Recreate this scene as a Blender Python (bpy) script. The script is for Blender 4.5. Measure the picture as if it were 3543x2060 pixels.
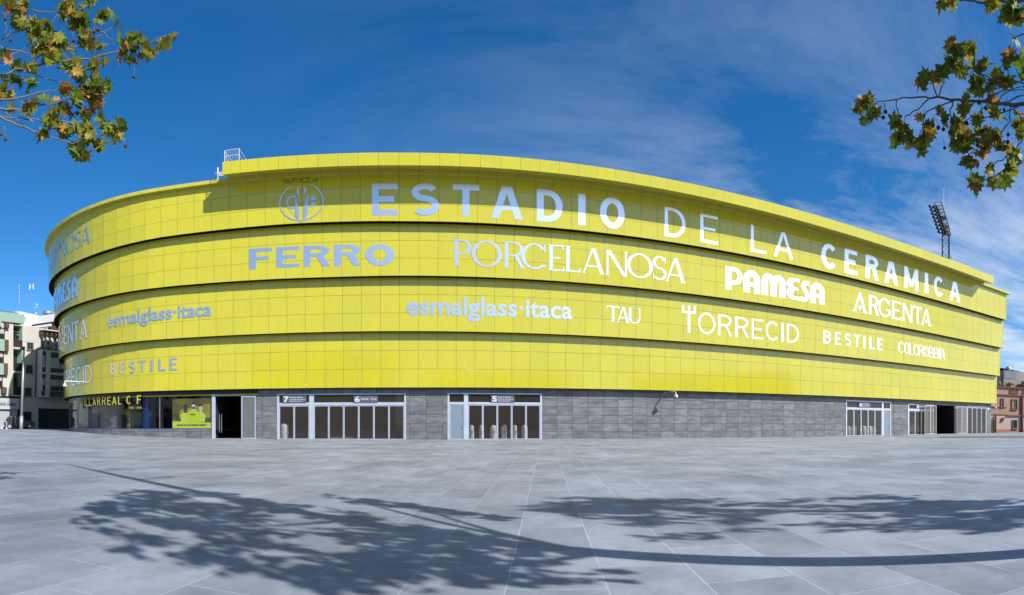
import bpy, bmesh, math, random
import numpy as np
from mathutils import Vector, Matrix

random.seed(7); np.random.seed(7)
SC = bpy.context.scene
COL = SC.collection
for o in list(bpy.data.objects):
    bpy.data.objects.remove(o)

# ------------------------------------------------------------------ camera
F, HZ, CX, EYE = 2024.0, 1474.0, 1771.5, 1.05     # a stitched cylindrical panorama, about 100 degrees wide
cd = bpy.data.cameras.new('camera'); cam = bpy.data.objects.new('camera', cd); COL.objects.link(cam)
cam.location = (0, 0, EYE); cam.rotation_euler = (math.radians(90), 0, 0)
cd.type = 'PANO'; cd.panorama_type = 'CENTRAL_CYLINDRICAL'
cd.central_cylindrical_range_u_min = -CX/F; cd.central_cylindrical_range_u_max = CX/F
cd.central_cylindrical_range_v_min = -(2060-HZ)/F; cd.central_cylindrical_range_v_max = HZ/F
cd.central_cylindrical_radius = 1.0
cd.clip_start = 0.05; cd.clip_end = 6000
SC.camera = cam

# ------------------------------------------------------------------ sun, sky, exposure
SUN_EL = math.radians(34.5)
SHD = Vector((-0.866, 0.5, 0))                    # the way shadows fall on the ground
sun_dir = Vector((0.866*math.cos(SUN_EL), -0.5*math.cos(SUN_EL), math.sin(SUN_EL)))
sl = bpy.data.lights.new('sun', 'SUN'); sl.energy = 5.0; sl.angle = math.radians(0.53); sl.color = (1.0, 0.97, 0.92)
so = bpy.data.objects.new('sun', sl); COL.objects.link(so)
so.rotation_euler = sun_dir.to_track_quat('Z', 'Y').to_euler(); so.location = (30, -20, 40)
W = bpy.data.worlds.new('World'); SC.world = W; W.use_nodes = True
wn = W.node_tree.nodes; wl = W.node_tree.links
bg = wn['Background']; bg.inputs['Strength'].default_value = 0.078
sky = wn.new('ShaderNodeTexSky'); sky.sky_type = 'NISHITA'; sky.sun_disc = False
sky.sun_elevation = SUN_EL; sky.sun_rotation = math.atan2(sun_dir.x, sun_dir.y)
sky.altitude = 600; sky.air_density = 1.0; sky.dust_density = 0.3; sky.ozone_density = 2.6
def world_math(op, a, b=None, c=None):
    n = wn.new('ShaderNodeMath'); n.operation = op
    for i, v in enumerate((a, b, c)):
        if v is None: continue
        if isinstance(v, (int, float)): n.inputs[i].default_value = v
        else: wl.new(v, n.inputs[i])
    return n.outputs[0]
tc = wn.new('ShaderNodeTexCoord'); sx = wn.new('ShaderNodeSeparateXYZ'); wl.new(tc.outputs['Generated'], sx.inputs[0])
zz = world_math('MAXIMUM', sx.outputs[2], 0.03)
zz = world_math('ADD', zz, 0.12)
cxn = wn.new('ShaderNodeCombineXYZ')
wl.new(world_math('DIVIDE', sx.outputs[0], zz), cxn.inputs[0]); wl.new(world_math('DIVIDE', sx.outputs[1], zz), cxn.inputs[1])
mp = wn.new('ShaderNodeMapping'); wl.new(cxn.outputs[0], mp.inputs[0])
mp.inputs['Rotation'].default_value = (0, 0, math.radians(28)); mp.inputs['Scale'].default_value = (0.7, 1.3, 1)
mp.inputs['Location'].default_value = (0.3, 1.7, 0)
nz = wn.new('ShaderNodeTexNoise'); wl.new(mp.outputs[0], nz.inputs['Vector'])
nz.inputs['Scale'].default_value = 1.5; nz.inputs['Detail'].default_value = 9; nz.inputs['Roughness'].default_value = 0.68; nz.inputs['Distortion'].default_value = 0.45
rp = wn.new('ShaderNodeValToRGB'); wl.new(nz.outputs[0], rp.inputs[0])
rp.color_ramp.elements[0].position = 0.38; rp.color_ramp.elements[1].position = 0.76
# thicker towards the sun side (to the right of the plaza) and towards the horizon, thin veil high up
right = world_math('MULTIPLY_ADD', sx.outputs[0], 1.0, 0.02)
mr = wn.new('ShaderNodeMapRange'); wl.new(right, mr.inputs[0])
mr.inputs[1].default_value = -0.55; mr.inputs[2].default_value = 0.75; mr.inputs[3].default_value = 0.0; mr.inputs[4].default_value = 1.0
mr.interpolation_type = 'SMOOTHSTEP'
lowz = wn.new('ShaderNodeMapRange'); wl.new(sx.outputs[2], lowz.inputs[0])
lowz.inputs[1].default_value = 0.0; lowz.inputs[2].default_value = 0.50; lowz.inputs[3].default_value = 1.35; lowz.inputs[4].default_value = 0.17
cov = world_math('MULTIPLY', mr.outputs[0], lowz.outputs[0])
cov = world_math('MULTIPLY_ADD', cov, 1.25, 0.012)
cfac = world_math('MULTIPLY', rp.outputs[0], cov)
cfac = world_math('MINIMUM', cfac, 0.9)
satn = wn.new('ShaderNodeHueSaturation'); satn.inputs['Hue'].default_value = 0.492; satn.inputs['Saturation'].default_value = 1.36; satn.inputs['Value'].default_value = 1.0
wl.new(sky.outputs[0], satn.inputs['Color'])
mixw = wn.new('ShaderNodeMixRGB'); air = wn.new('ShaderNodeVectorMath'); air.operation = 'MULTIPLY'; wl.new(satn.outputs[0], air.inputs[0]); air.inputs[1].default_value = (0.85, 0.98, 1.2)
wl.new(cfac, mixw.inputs[0]); wl.new(air.outputs[0], mixw.inputs[1])
dotn = wn.new('ShaderNodeVectorMath'); dotn.operation = 'DOT_PRODUCT'; wl.new(tc.outputs['Generated'], dotn.inputs[0]); dotn.inputs[1].default_value = sun_dir
glow = wn.new('ShaderNodeMapRange'); glow.interpolation_type = 'SMOOTHSTEP'; wl.new(dotn.outputs['Value'], glow.inputs[0])
glow.inputs[1].default_value = 0.55; glow.inputs[2].default_value = 1.0; glow.inputs[3].default_value = 1.0; glow.inputs[4].default_value = 3.2
cc = wn.new('ShaderNodeVectorMath'); cc.operation = 'SCALE'; cc.inputs[0].default_value = (7.4, 8.0, 9.0); wl.new(glow.outputs[0], cc.inputs['Scale'])
wl.new(cc.outputs[0], mixw.inputs[2])
wl.new(mixw.outputs[0], bg.inputs['Color'])
SC.view_settings.view_transform = 'Standard'; SC.view_settings.look = 'None'
SC.view_settings.exposure = 0.6; SC.view_settings.gamma = 1.0
SC.render.engine = 'CYCLES'
SC.cycles.max_bounces = 7; SC.cycles.transparent_max_bounces = 10
SC.cycles.use_denoising = True

# ------------------------------------------------------------------ helpers: frames
NA = -0.175                                        # bearing of the stadium's front
TW = Vector((math.cos(NA), -math.sin(NA), 0)); NW = Vector((math.sin(NA), math.cos(NA), 0))
ST = 0.545                                         # each storey of cladding stands this far out from the one below
D0 = F*EYE/47.5; DW = [D0 - i*ST for i in range(5)]
R4 = 20.0; S0 = -19.88; DC = DW[4] + R4            # rounded corner
SEND = 69.35; AMAX = 2.0
def Rk(k): return R4 - (4-k)*ST
def ray(x): return (x-CX)/F
def frame_pt(s, d, z): return Vector((TW.x*s + NW.x*d, TW.y*s + NW.y*d, z))
def wall(s, k=0, off=0.0, z=0.0):
    """A point of storey k's face: s metres along the front (round the corner when s < S0), off metres in front of it."""
    if s >= S0: return frame_pt(s, DW[k]-off, z)
    R = Rk(k); a = (S0-s)/R
    if a <= AMAX: return frame_pt(S0-(R+off)*math.sin(a), DC-(R+off)*math.cos(a), z)
    e = (a-AMAX)*R
    return frame_pt(S0-(R+off)*math.sin(AMAX)-e*math.cos(AMAX), DC-(R+off)*math.cos(AMAX)+e*math.sin(AMAX), z)
def hit(x, y, k=0, off=0.0):
    ph = ray(x)-NA; D = DW[k]-off; R = Rk(k)+off
    s = D*math.tan(ph)
    if s >= S0: r = D/math.cos(ph)
    else:
        dx, dy = math.sin(ph), math.cos(ph); b = S0*dx+DC*dy; c = S0*S0+DC*DC-R*R
        r = b-math.sqrt(max(0, b*b-c)); s = S0-Rk(k)*math.atan2(S0-r*dx, DC-r*dy)
    return s, EYE+(HZ-y)*r/F
def tab(pts):
    xs = [p[0] for p in pts]; ys = [p[1] for p in pts]
    return lambda s: float(np.interp(s, xs, ys))
zb4 = tab([(-45,15.85),(-33,15.86),(-26,15.94),(-19,16.12),(-9,16.07),(0,15.94),(24,15.88),(70,15.74)])
zb3 = tab([(-45,12.2),(-25,12.25),(-18,12.25),(-6,12.11),(0,12.12),(20,12.03),(70,11.88)])
zb2 = tab([(-45,8.1),(-15,8.13),(10,8.1),(70,8.02)])
zb1 = tab([(-45,3.95),(0,3.94),(30,4.02),(70,4.14)])
zfl = tab([(-45,19.95),(-28,19.86),(-17,19.6),(-8,19.42),(0,19.26),(20,19.22),(70,19.32)])
zft = tab([(-14,20.42),(-6,20.18),(0,20.07),(21,20.07),(35,20.17),(55,20.26),(70,20.26)])
zfb = tab([(-14,19.5),(-6,19.28),(0,19.19),(21,19.22),(35,19.25),(55,19.34),(70,19.32)])
def smooth(t): t = min(1, max(0, t)); return t*t*(3-2*t)
def ground_z(x, y):
    s = x*TW.x+y*TW.y; d = x*NW.x+y*NW.y
    up = 0.62*smooth((-14.5-s)/26.0)*smooth((d-16)/26.0)
    dn = -0.07*smooth((s-10)/55.0)*smooth((d-14)/24.0)
    return up+dn

# ------------------------------------------------------------------ helpers: meshes
class MB:
    def __init__(self): self.v = []; self.f = []; self.mi = []; self.uv = []; self.tint = []; self.t = 0.0
    def poly(self, pts, m=0, uv=None):
        i = len(self.v); self.v += [tuple(p) for p in pts]; self.f.append(tuple(range(i, i+len(pts)))); self.mi.append(m)
        self.uv.append(uv if uv else [(0, 0)]*len(pts)); self.tint.append(self.t)
    def hexa(self, c, m=0):
        """c: eight corners, bottom four then top four, both going round the same way."""
        for q in ((0,3,2,1),(4,5,6,7),(0,1,5,4),(1,2,6,5),(2,3,7,6),(3,0,4,7)): self.poly([c[i] for i in q], m)
    def box(self, P, u0, u1, d0, d1, z0, z1, m=0):
        self.hexa([P(u0,d0,z0),P(u1,d0,z0),P(u1,d1,z0),P(u0,d1,z0),P(u0,d0,z1),P(u1,d0,z1),P(u1,d1,z1),P(u0,d1,z1)], m)
    def tube(self, pts, r, n=6, m=0, cap=True):
        pts = [Vector(p) for p in pts]; rs = r if isinstance(r, (list, tuple)) else [r]*len(pts)
        base = len(self.v); prev = None
        for i, p in enumerate(pts):
            t = (pts[min(i+1, len(pts)-1)]-pts[max(i-1, 0)]).normalized()
            if prev is None: a = t.cross(Vector((0,0,1)) if abs(t.z) < .9 else Vector((1,0,0))).normalized()
            else: a = (prev-t*prev.dot(t)).normalized()
            prev = a; b = t.cross(a)
            for j in range(n):
                an = 2*math.pi*j/n; self.v.append(tuple(p+(a*math.cos(an)+b*math.sin(an))*rs[i]))
        def add(f): self.f.append(f); self.mi.append(m); self.uv.append([(0,0)]*len(f)); self.tint.append(self.t)
        for i in range(len(pts)-1):
            for j in range(n):
                add((base+i*n+j, base+i*n+(j+1)%n, base+(i+1)*n+(j+1)%n, base+(i+1)*n+j))
        if cap:
            add(tuple(base+j for j in range(n))[::-1]); add(tuple(base+(len(pts)-1)*n+j for j in range(n)))
    def ball(self, c, r, m=0, n=8, k=5, sc=(1,1,1)):
        c = Vector(c); rows = []
        for i in range(k+1):
            th = math.pi*i/k; rows.append([c+Vector((sc[0]*r*math.sin(th)*math.cos(2*math.pi*j/n), sc[1]*r*math.sin(th)*math.sin(2*math.pi*j/n), sc[2]*r*math.cos(th))) for j in range(n)])
        for i in range(k):
            for j in range(n): self.poly([rows[i][j], rows[i+1][j], rows[i+1][(j+1)%n], rows[i][(j+1)%n]], m)
    def lathe(self, c, prof, n=14, m=0):
        c = Vector(c)
        for i in range(len(prof)-1):
            for j in range(n):
                def q(ii, jj):
                    a = 2*math.pi*jj/n; return c+Vector((prof[ii][0]*math.cos(a), prof[ii][0]*math.sin(a), prof[ii][1]))
                self.poly([q(i,j), q(i,j+1), q(i+1,j+1), q(i+1,j)], m)
    def build(self, name, mats, parent=None, smooth_shade=False, weld=False):
        me = bpy.data.meshes.new(name); me.from_pydata(self.v, [], self.f)
        mats = mats if isinstance(mats, (list, tuple)) else [mats]
        for mt in mats: me.materials.append(mt)
        me.polygons.foreach_set('material_index', self.mi)
        uvl = me.uv_layers.new(name='UVMap'); flat = [c for u in self.uv for p in u for c in p]
        uvl.data.foreach_set('uv', flat)
        if any(self.tint):
            at = me.attributes.new('tint', 'FLOAT', 'FACE'); at.data.foreach_set('value', self.tint)
        if weld:
            bm = bmesh.new(); bm.from_mesh(me); bmesh.ops.remove_doubles(bm, verts=bm.verts, dist=0.0005); bm.to_mesh(me); bm.free()
        if smooth_shade: me.polygons.foreach_set('use_smooth', [True]*len(me.polygons))
        me.update(); o = bpy.data.objects.new(name, me); COL.objects.link(o)
        if parent: o.parent = parent; o.matrix_parent_inverse = parent.matrix_world.inverted()
        return o
def tag(o, label=None, cat=None, group=None, kind=None):
    if label: o['label'] = label
    if cat: o['category'] = cat
    if group: o['group'] = group
    if kind: o['kind'] = kind
    return o
def empty(name, loc, label, cat, group=None):
    o = bpy.data.objects.new(name, None); COL.objects.link(o); o.location = loc; o.empty_display_size = .3
    o.matrix_world = Matrix.Translation(loc)
    return tag(o, label, cat, group)

# ------------------------------------------------------------------ materials
def newmat(name):
    m = bpy.data.materials.new(name); m.use_nodes = True; return m, m.node_tree.nodes, m.node_tree.links, m.node_tree.nodes['Principled BSDF']
ALB = 0.68
def plain(name, col, rough=.6, metal=0.0, noise=0.0, nscale=6.0, bump=0.0, spec=.5):
    m, n, l, b = newmat(name); col = tuple(c*(ALB if metal < .3 else .85) for c in col)
    b.inputs['Base Color'].default_value = (*col, 1); b.inputs['Roughness'].default_value = rough; b.inputs['Metallic'].default_value = metal
    b.inputs['Specular IOR Level'].default_value = spec
    if noise or bump:
        t = n.new('ShaderNodeTexCoord'); z = n.new('ShaderNodeTexNoise'); z.inputs['Scale'].default_value = nscale; z.inputs['Detail'].default_value = 6
        l.new(t.outputs['Object'], z.inputs['Vector'])
        if noise:
            x = n.new('ShaderNodeMapRange'); l.new(z.outputs[0], x.inputs[0]); x.inputs[1].default_value = .3; x.inputs[2].default_value = .7
            x.inputs[3].default_value = 1-noise; x.inputs[4].default_value = 1+noise
            v = n.new('ShaderNodeVectorMath'); v.operation = 'SCALE'; v.inputs[0].default_value = col; l.new(x.outputs[0], v.inputs['Scale'])
            l.new(v.outputs[0], b.inputs['Base Color'])
        if bump:
            u = n.new('ShaderNodeBump'); u.inputs['Strength'].default_value = bump; u.inputs['Distance'].default_value = .02
            l.new(z.outputs[0], u.inputs['Height']); l.new(u.outputs[0], b.inputs['Normal'])
    return m
def tilemat(name, c1, c2, cj, rough, mortar, spec=.5, tone=.06, streak=0.0, blotch=0.0, bumpd=.012, wob=0.0, wx=1.0, hy=1.0, offset=0.0, joint_rough=.7):
    """Rectangular tiles laid out by the UV map: one unit wide and high (times wx, hy)."""
    m, n, l, b = newmat(name); c1, c2, cj = (tuple(c*ALB for c in q) for q in (c1, c2, cj))
    uv = n.new('ShaderNodeUVMap'); uv.uv_map = 'UVMap'
    br = n.new('ShaderNodeTexBrick'); l.new(uv.outputs[0], br.inputs['Vector'])
    br.offset = offset; br.squash = 1.0
    br.inputs['Scale'].default_value = 1; br.inputs['Mortar Size'].default_value = mortar; br.inputs['Mortar Smooth'].default_value = 0.1
    br.inputs['Brick Width'].default_value = wx; br.inputs['Row Height'].default_value = hy; br.inputs['Bias'].default_value = 0
    br.inputs['Color1'].default_value = (*c1, 1); br.inputs['Color2'].default_value = (*c2, 1); br.inputs['Mortar'].default_value = (*cj, 1)
    col = br.outputs['Color']
    def mul(col, noise_scale, vec_scale, amt, lo=.3, hi=.7, det=5):
        off = n.new('ShaderNodeVectorMath'); off.operation = 'MULTIPLY_ADD'; l.new(br.outputs['Color'], off.inputs[0]); off.inputs[1].default_value = (300,500,0); l.new(uv.outputs[0], off.inputs[2])
        mpn = n.new('ShaderNodeMapping'); l.new(off.outputs[0], mpn.inputs[0]); mpn.inputs['Scale'].default_value = vec_scale
        z = n.new('ShaderNodeTexNoise'); z.inputs['Scale'].default_value = noise_scale; z.inputs['Detail'].default_value = det; l.new(mpn.outputs[0], z.inputs['Vector'])
        x = n.new('ShaderNodeMapRange'); l.new(z.outputs[0], x.inputs[0]); x.inputs[1].default_value = lo; x.inputs[2].default_value = hi
        x.inputs[3].default_value = 1-amt; x.inputs[4].default_value = 1+amt
        v = n.new('ShaderNodeVectorMath'); v.operation = 'SCALE'; l.new(col, v.inputs[0]); l.new(x.outputs[0], v.inputs['Scale'])
        return v.outputs[0], z.outputs[0]
    if streak: col, _ = mul(col, 3.0, (4.0, .25, 1), streak)
    if blotch: col, _ = mul(col, 1.7, (.55, 1.7, 1), blotch, .34, .66, 9)
    l.new(col, b.inputs['Base Color'])
    rr = n.new('ShaderNodeMapRange'); l.new(br.outputs['Fac'], rr.inputs[0]); rr.inputs[3].default_value = rough; rr.inputs[4].default_value = joint_rough
    l.new(rr.outputs[0], b.inputs['Roughness']); b.inputs['Specular IOR Level'].default_value = spec
    inv = n.new('ShaderNodeMath'); inv.operation = 'SUBTRACT'; inv.inputs[0].default_value = 1; l.new(br.outputs['Fac'], inv.inputs[1])
    bp = n.new('ShaderNodeBump'); bp.inputs['Strength'].default_value = .6; bp.inputs['Distance'].default_value = bumpd; l.new(inv.outputs[0], bp.inputs['Height'])
    nor = bp.outputs[0]
    if wob:
        z = n.new('ShaderNodeTexNoise'); z.inputs['Scale'].default_value = 1.1; z.inputs['Detail'].default_value = 1; l.new(uv.outputs[0], z.inputs['Vector'])
        b2 = n.new('ShaderNodeBump'); b2.inputs['Strength'].default_value = wob; b2.inputs['Distance'].default_value = .05; l.new(z.outputs[0], b2.inputs['Height'])
        l.new(nor, b2.inputs['Normal']); nor = b2.outputs[0]
    l.new(nor, b.inputs['Normal'])
    return m
YEL = tilemat('yellow_ceramic', (.715,.635,.034), (.665,.600,.044), (.24,.215,.022), .10, .0105, spec=.65, streak=.05, wob=.05, joint_rough=.5)
YELS = tilemat('yellow_soffit', (.68,.615,.070), (.655,.60,.075), (.33,.30,.03), .3, .012, streak=.03)
STONE = tilemat('grey_stone_tiles', (.165,.169,.176), (.225,.229,.237), (.045,.046,.048), .42, .016, spec=.45, blotch=.30, wob=.10, wx=1.28, hy=.655)
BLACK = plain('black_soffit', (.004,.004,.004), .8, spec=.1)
SILV = plain('silver_lettering', (.90,.93,1.0), .31, .92)
ALU = plain('aluminium', (.56,.61,.70), .38, .35, noise=.06, nscale=2)
WHITE = plain('white_paint', (.78,.78,.77), .45, noise=.03)
DARKM = plain('dark_metal', (.05,.055,.06), .45, .4)
GREYM = plain('grey_metal', (.33,.35,.38), .4, .6)
NAVY = plain('navy_band', (.012,.015,.045), .35)
SHOPY = plain('yellow_paint', (.62,.50,.03), .4)
BLUE = plain('blue_trim', (.015,.07,.28), .4)
ROOM = plain('dark_room', (.22,.17,.135), .9, noise=.2, nscale=.6)
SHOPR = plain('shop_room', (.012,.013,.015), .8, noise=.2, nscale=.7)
FROST = plain('frosted_glass', (.25,.33,.38), .25, noise=.05, nscale=1.5)
PLASTIC = plain('plastic_wrap', (.80,.90,1.0), .3, noise=.18, nscale=5, bump=.8)
SIGNB = plain('slate_sign', (.11,.125,.17), .4)
def glassmat(name, tintc, refl=1.0, brown_mix=0.0):
    m, n, l, b = newmat(name); n.remove(b); out = n['Material Output']
    t = n.new('ShaderNodeBsdfTransparent'); t.inputs[0].default_value = (*tintc, 1)
    g = n.new('ShaderNodeBsdfGlossy'); g.inputs['Roughness'].default_value = .02; g.inputs['Color'].default_value = (refl, refl, refl, 1)
    fr = n.new('ShaderNodeFresnel'); ge = n.new('ShaderNodeNewGeometry'); io = n.new('ShaderNodeMath'); io.operation = 'MULTIPLY_ADD'
    l.new(ge.outputs['Backfacing'], io.inputs[0]); io.inputs[1].default_value = 1/1.5-1.5; io.inputs[2].default_value = 1.5; l.new(io.outputs[0], fr.inputs[0])   # a thin pane: the same from both sides
    mx = n.new('ShaderNodeMixShader'); l.new(fr.outputs[0], mx.inputs[0]); l.new(t.outputs[0], mx.inputs[1]); l.new(g.outputs[0], mx.inputs[2])
    df = n.new('ShaderNodeBsdfDiffuse'); df.inputs[0].default_value = (.30,.25,.21,1); m2 = n.new('ShaderNodeMixShader'); m2.inputs[0].default_value = brown_mix  # even brown diffuse share mixed into the whole pane
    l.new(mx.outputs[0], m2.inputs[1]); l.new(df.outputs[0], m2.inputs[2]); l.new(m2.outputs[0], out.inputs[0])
    return m
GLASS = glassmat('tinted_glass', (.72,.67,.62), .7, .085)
SHOPG = glassmat('shop_glass', (.60,.64,.66), .9)
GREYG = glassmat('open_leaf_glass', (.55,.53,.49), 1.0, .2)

# ------------------------------------------------------------------ glyph engine (strokes with a flat or contrasted pen)
def rect(x0, y0, x1, y1): return [(x0,y0),(x1,y0),(x1,y1),(x0,y1)]
def diag(xa, ya, xb, yb, w): return [(xa-w/2,ya),(xa+w/2,ya),(xb+w/2,yb),(xb-w/2,yb)]
def ring(cx, cy, rx, ry, tx, ty, a0=0, a1=360, n=28):
    out = []; n = max(6, int(n*abs(a1-a0)/360)+1)
    for i in range(n):
        p = math.radians(a0+(a1-a0)*i/n); q = math.radians(a0+(a1-a0)*(i+1)/n)
        out.append([(cx+rx*math.cos(p), cy+ry*math.sin(p)), (cx+rx*math.cos(q), cy+ry*math.sin(q)),
                    (cx+(rx-tx)*math.cos(q), cy+(ry-ty)*math.sin(q)), (cx+(rx-tx)*math.cos(p), cy+(ry-ty)*math.sin(p))])
    return out
def pen(pts, tx, ty):
    L, Rr = [], []
    for i, p in enumerate(pts):
        a = pts[max(0, i-1)]; b = pts[min(len(pts)-1, i+1)]
        dx, dy = b[0]-a[0], b[1]-a[1]; d = math.hypot(dx, dy) or 1; nx, ny = -dy/d, dx/d
        L.append((p[0]+nx*tx/2, p[1]+ny*ty/2)); Rr.append((p[0]-nx*tx/2, p[1]-ny*ty/2))
    return [[L[i], L[i+1], Rr[i+1], Rr[i]] for i in range(len(pts)-1)]
def glyph(ch, W, H, tx, ty, sf=0.0):
    """Outlines of one capital in a W x H box; tx = stem, ty = hairline, sf = serif overhang."""
    o = []; th = max(ty*.7, .04*H) if sf else ty
    def foot(xc, y, w=tx):
        if sf: o.append(rect(xc-w/2-sf, y, xc+w/2+sf, y+th*.7) if y <= 0 else rect(xc-w/2-sf, y-th*.7, xc+w/2+sf, y))
    if sf and ch in 'EFLPRBDITNMU': x0 = sf
    else: x0 = 0
    if ch in 'EFL':
        o.append(rect(x0,0,x0+tx,H))
        if ch != 'F': o.append(rect(x0+tx,0,W,ty))
        if ch != 'L': o += [rect(x0+tx,H-ty,W*(.97 if sf else 1),H), rect(x0+tx,H*.5-ty*.45,W*(.86 if not sf else .8),H*.5+ty*.55)]
        if sf:
            foot(x0+tx/2,0); foot(x0+tx/2,H)
            if ch != 'F': o.append([(W-ty*1.1,ty*.9),(W,ty*.9),(W+ty*.2,H*.18),(W-ty*.3,H*.18)])
            if ch != 'L': o.append([(W*.97-ty,H-H*.15),(W*.97,H-H*.15),(W*.97,H-ty*.9),(W*.97-ty*1.1,H-ty*.9)])
    elif ch == 'I': o.append(rect(x0,0,W-x0,H)); foot(W/2,0,W-2*x0); foot(W/2,H,W-2*x0)
    elif ch == 'T':
        o += [rect(W/2-tx/2,0,W/2+tx/2,H-ty), rect(0,H-ty,W,H)]; foot(W/2,0)
        if sf: o += [rect(0,H-H*.16,ty*.9,H-ty), rect(W-ty*.9,H-H*.16,W,H-ty)]
    elif ch == 'A':
        tl = ty*1.15 if sf else tx*.95; tr = tx
        w2 = tr*1.05; xl, xr = (sf+tl/2 if sf else tl*.55), (W-sf-tr/2 if sf else W-tr*.55)
        o += [diag(xl,0,W/2-(tr*.22),H,tl*1.08), diag(xr,0,W/2+(tl*.12),H,w2)]
        yb = H*.26; xa = xl+(W/2-xl)*(yb/H); xb = xr+(W/2-xr)*(yb/H); o.append(rect(xa,yb,xb,yb+ty*.9)); 
        if sf: foot(xl,0,tl); foot(xr,0,tr)
    elif ch in 'O': o += ring(W/2,H/2,W/2,H/2,tx,ty,0,360,40)
    elif ch in 'CG':
        o += ring(W*.52,H/2,W*.52,H/2,tx,ty,42 if not sf else 38,318,40)
        if sf: o.append(rect(W*.88,H*.68,W*.94,H*.97))
        if ch == 'G': o += [rect(W-tx,H*.14,W,H*.44), rect(W*.62,H*.44-ty,W,H*.44)]
        elif sf and ch == 'C': o.append([(W*.86,H*.12),(W*.92,H*.10),(W*.97,H*.2),(W*.93,H*.2)])
    elif ch == 'S':
        ru = (W/2-tx/2)*.94; hu = H*.26-ty*.38; cu = H-ty/2-hu; rl = W/2-tx/2; cl = ty/2+(cu-hu-ty/2)/2; hl = (cu-hu-ty/2)/2
        pts = [(W/2+ru*math.cos(math.radians(a)), cu+hu*math.sin(math.radians(a))) for a in range(28, 271, 11)]
        pts += [(W/2+rl*math.cos(math.radians(a)), cl+hl*math.sin(math.radians(a))) for a in range(90, -152, -11)]
        o += pen(pts, tx if not sf else tx*.85, ty)
        if sf: o += [rect(W*.86,H*.72,W*.91,H*.98), rect(W*.06,H*.02,W*.11,H*.27)]
    elif ch == 'D':
        xc = x0+tx+(W-x0-tx)*.22
        o += [rect(x0,0,x0+tx,H), rect(x0+tx,0,xc,ty), rect(x0+tx,H-ty,xc,H)] + ring(xc,H/2,W-xc,H/2,tx,ty,-90,90,40)
        foot(x0+tx/2,0); foot(x0+tx/2,H)
    elif ch in 'PRB':
        o.append(rect(x0,0,x0+tx,H)); yb = H*.46; hh = (H-yb)/2; xc = x0+tx+(W-x0-tx)*.3; wr = W*(.97 if ch == 'R' else (.94 if ch == 'B' else 1))-xc
        o += [rect(x0+tx,H-ty,xc,H), rect(x0+tx,yb,xc,yb+ty)] + ring(xc,yb+hh,wr,hh,tx,ty,-90,90,36)
        foot(x0+tx/2,0); foot(x0+tx/2,H)
        if ch == 'R': o.append(diag(W-tx*.55+(sf*.6),0,xc+wr*.25,yb+ty*.3,tx*1.05)); foot(W-tx*.5,0) if sf else None
        if ch == 'B': o += [rect(x0+tx,0,xc,ty)] + ring(xc,(yb+ty)/2,W-xc,(yb+ty)/2,tx,ty,-90,90,36)
    elif ch == 'N':
        ts = ty*1.2 if sf else tx
        o += [rect(x0,0,x0+ts,H), rect(W-x0-ts,0,W-x0,H), diag(W-x0-tx*.55,0,x0+tx*.55,H,tx*1.08)]
        if sf: foot(x0+ts/2,0,ts); foot(W-x0-ts/2,H,ts); o.append(rect(x0-sf,H-th*.7,x0+ts,H))
    elif ch == 'M':
        o += [rect(0,0,tx,H), rect(W-tx,0,W,H), diag(W/2,H*.12,tx*.55,H,tx*.95), diag(W/2,H*.12,W-tx*.55,H,tx*.95)]
    elif ch == 'V': o += [diag(W/2-tx*.1,0,tx*.55,H,tx), diag(W/2+tx*.1,0,W-tx*.55,H,tx)]
    elif ch == 'U':
        rr = W/2-x0; o += [rect(x0,rr*.8,x0+tx,H), rect(W-x0-(ty if sf else tx),rr*.8,W-x0,H)] + ring(W/2,rr*.8,rr,rr*.8,tx,ty,180,360,36)
        foot(x0+tx/2,H); foot(W-x0-tx*.4,H) if sf else None
    elif ch == 'Y': o += [rect(W/2-tx/2,0,W/2+tx/2,H*.8), rect(0,H*.8-ty,W,H*.8), rect(0,H*.8,tx*.8,H), rect(W-tx*.8,H*.8,W,H), rect(W/2-tx*.45,H*.8,W/2+tx*.45,H)]
    return o
def pamesa(ch, W, H):
    t = W*.36; b = H*.17
    if ch == 'P': return [rect(0,0,t,H)] + [rect(t,H-b,W*.5,H), rect(t,H*.25,W*.5,H*.25+b)] + ring(W*.5,H*.625,W*.5,H*.375,W*.30,b,-90,90,36)
    if ch == 'A': return [rect(0,0,t,H*.6), rect(W-t,0,W,H*.6), rect(t,H*.27,W-t,H*.46)] + ring(W/2,H*.6,W/2,H*.4,t,H*.27,0,180,40)
    if ch == 'M':
        q = W*.26; h = W/2+q*.28
        return [rect(0,0,q,H*.62), rect(W/2-q/2,0,W/2+q/2,H*.62), rect(W-q,0,W,H*.62)] + ring(h/2+.0,H*.62,h/2,H*.38,q*.95,H*.22,0,180,36) + ring(W-h/2,H*.62,h/2,H*.38,q*.95,H*.22,0,180,36)
    if ch == 'E': return ring(W*.52,H*.73,W*.52,H*.27,W*.46,H*.15,55,290,36) + ring(W*.52,H*.29,W*.54,H*.29,W*.48,H*.16,72,305,36) + [rect(W*.55,H*.85,W*.95,H), rect(W*.5,0,W,H*.16), rect(W*.5,H*.44,W*.85,H*.57)]
    if ch == 'S': return pen([(W*.98,H*.86),(W*.75,H*.9),(W*.42,H*.86),(W*.28,H*.72),(W*.42,H*.58),(W*.66,H*.46),(W*.76,H*.28),(W*.6,H*.12),(W*.3,H*.08),(0,H*.12)], W*.46, H*.2)
    return []
FONT_CACHE = {}
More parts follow.
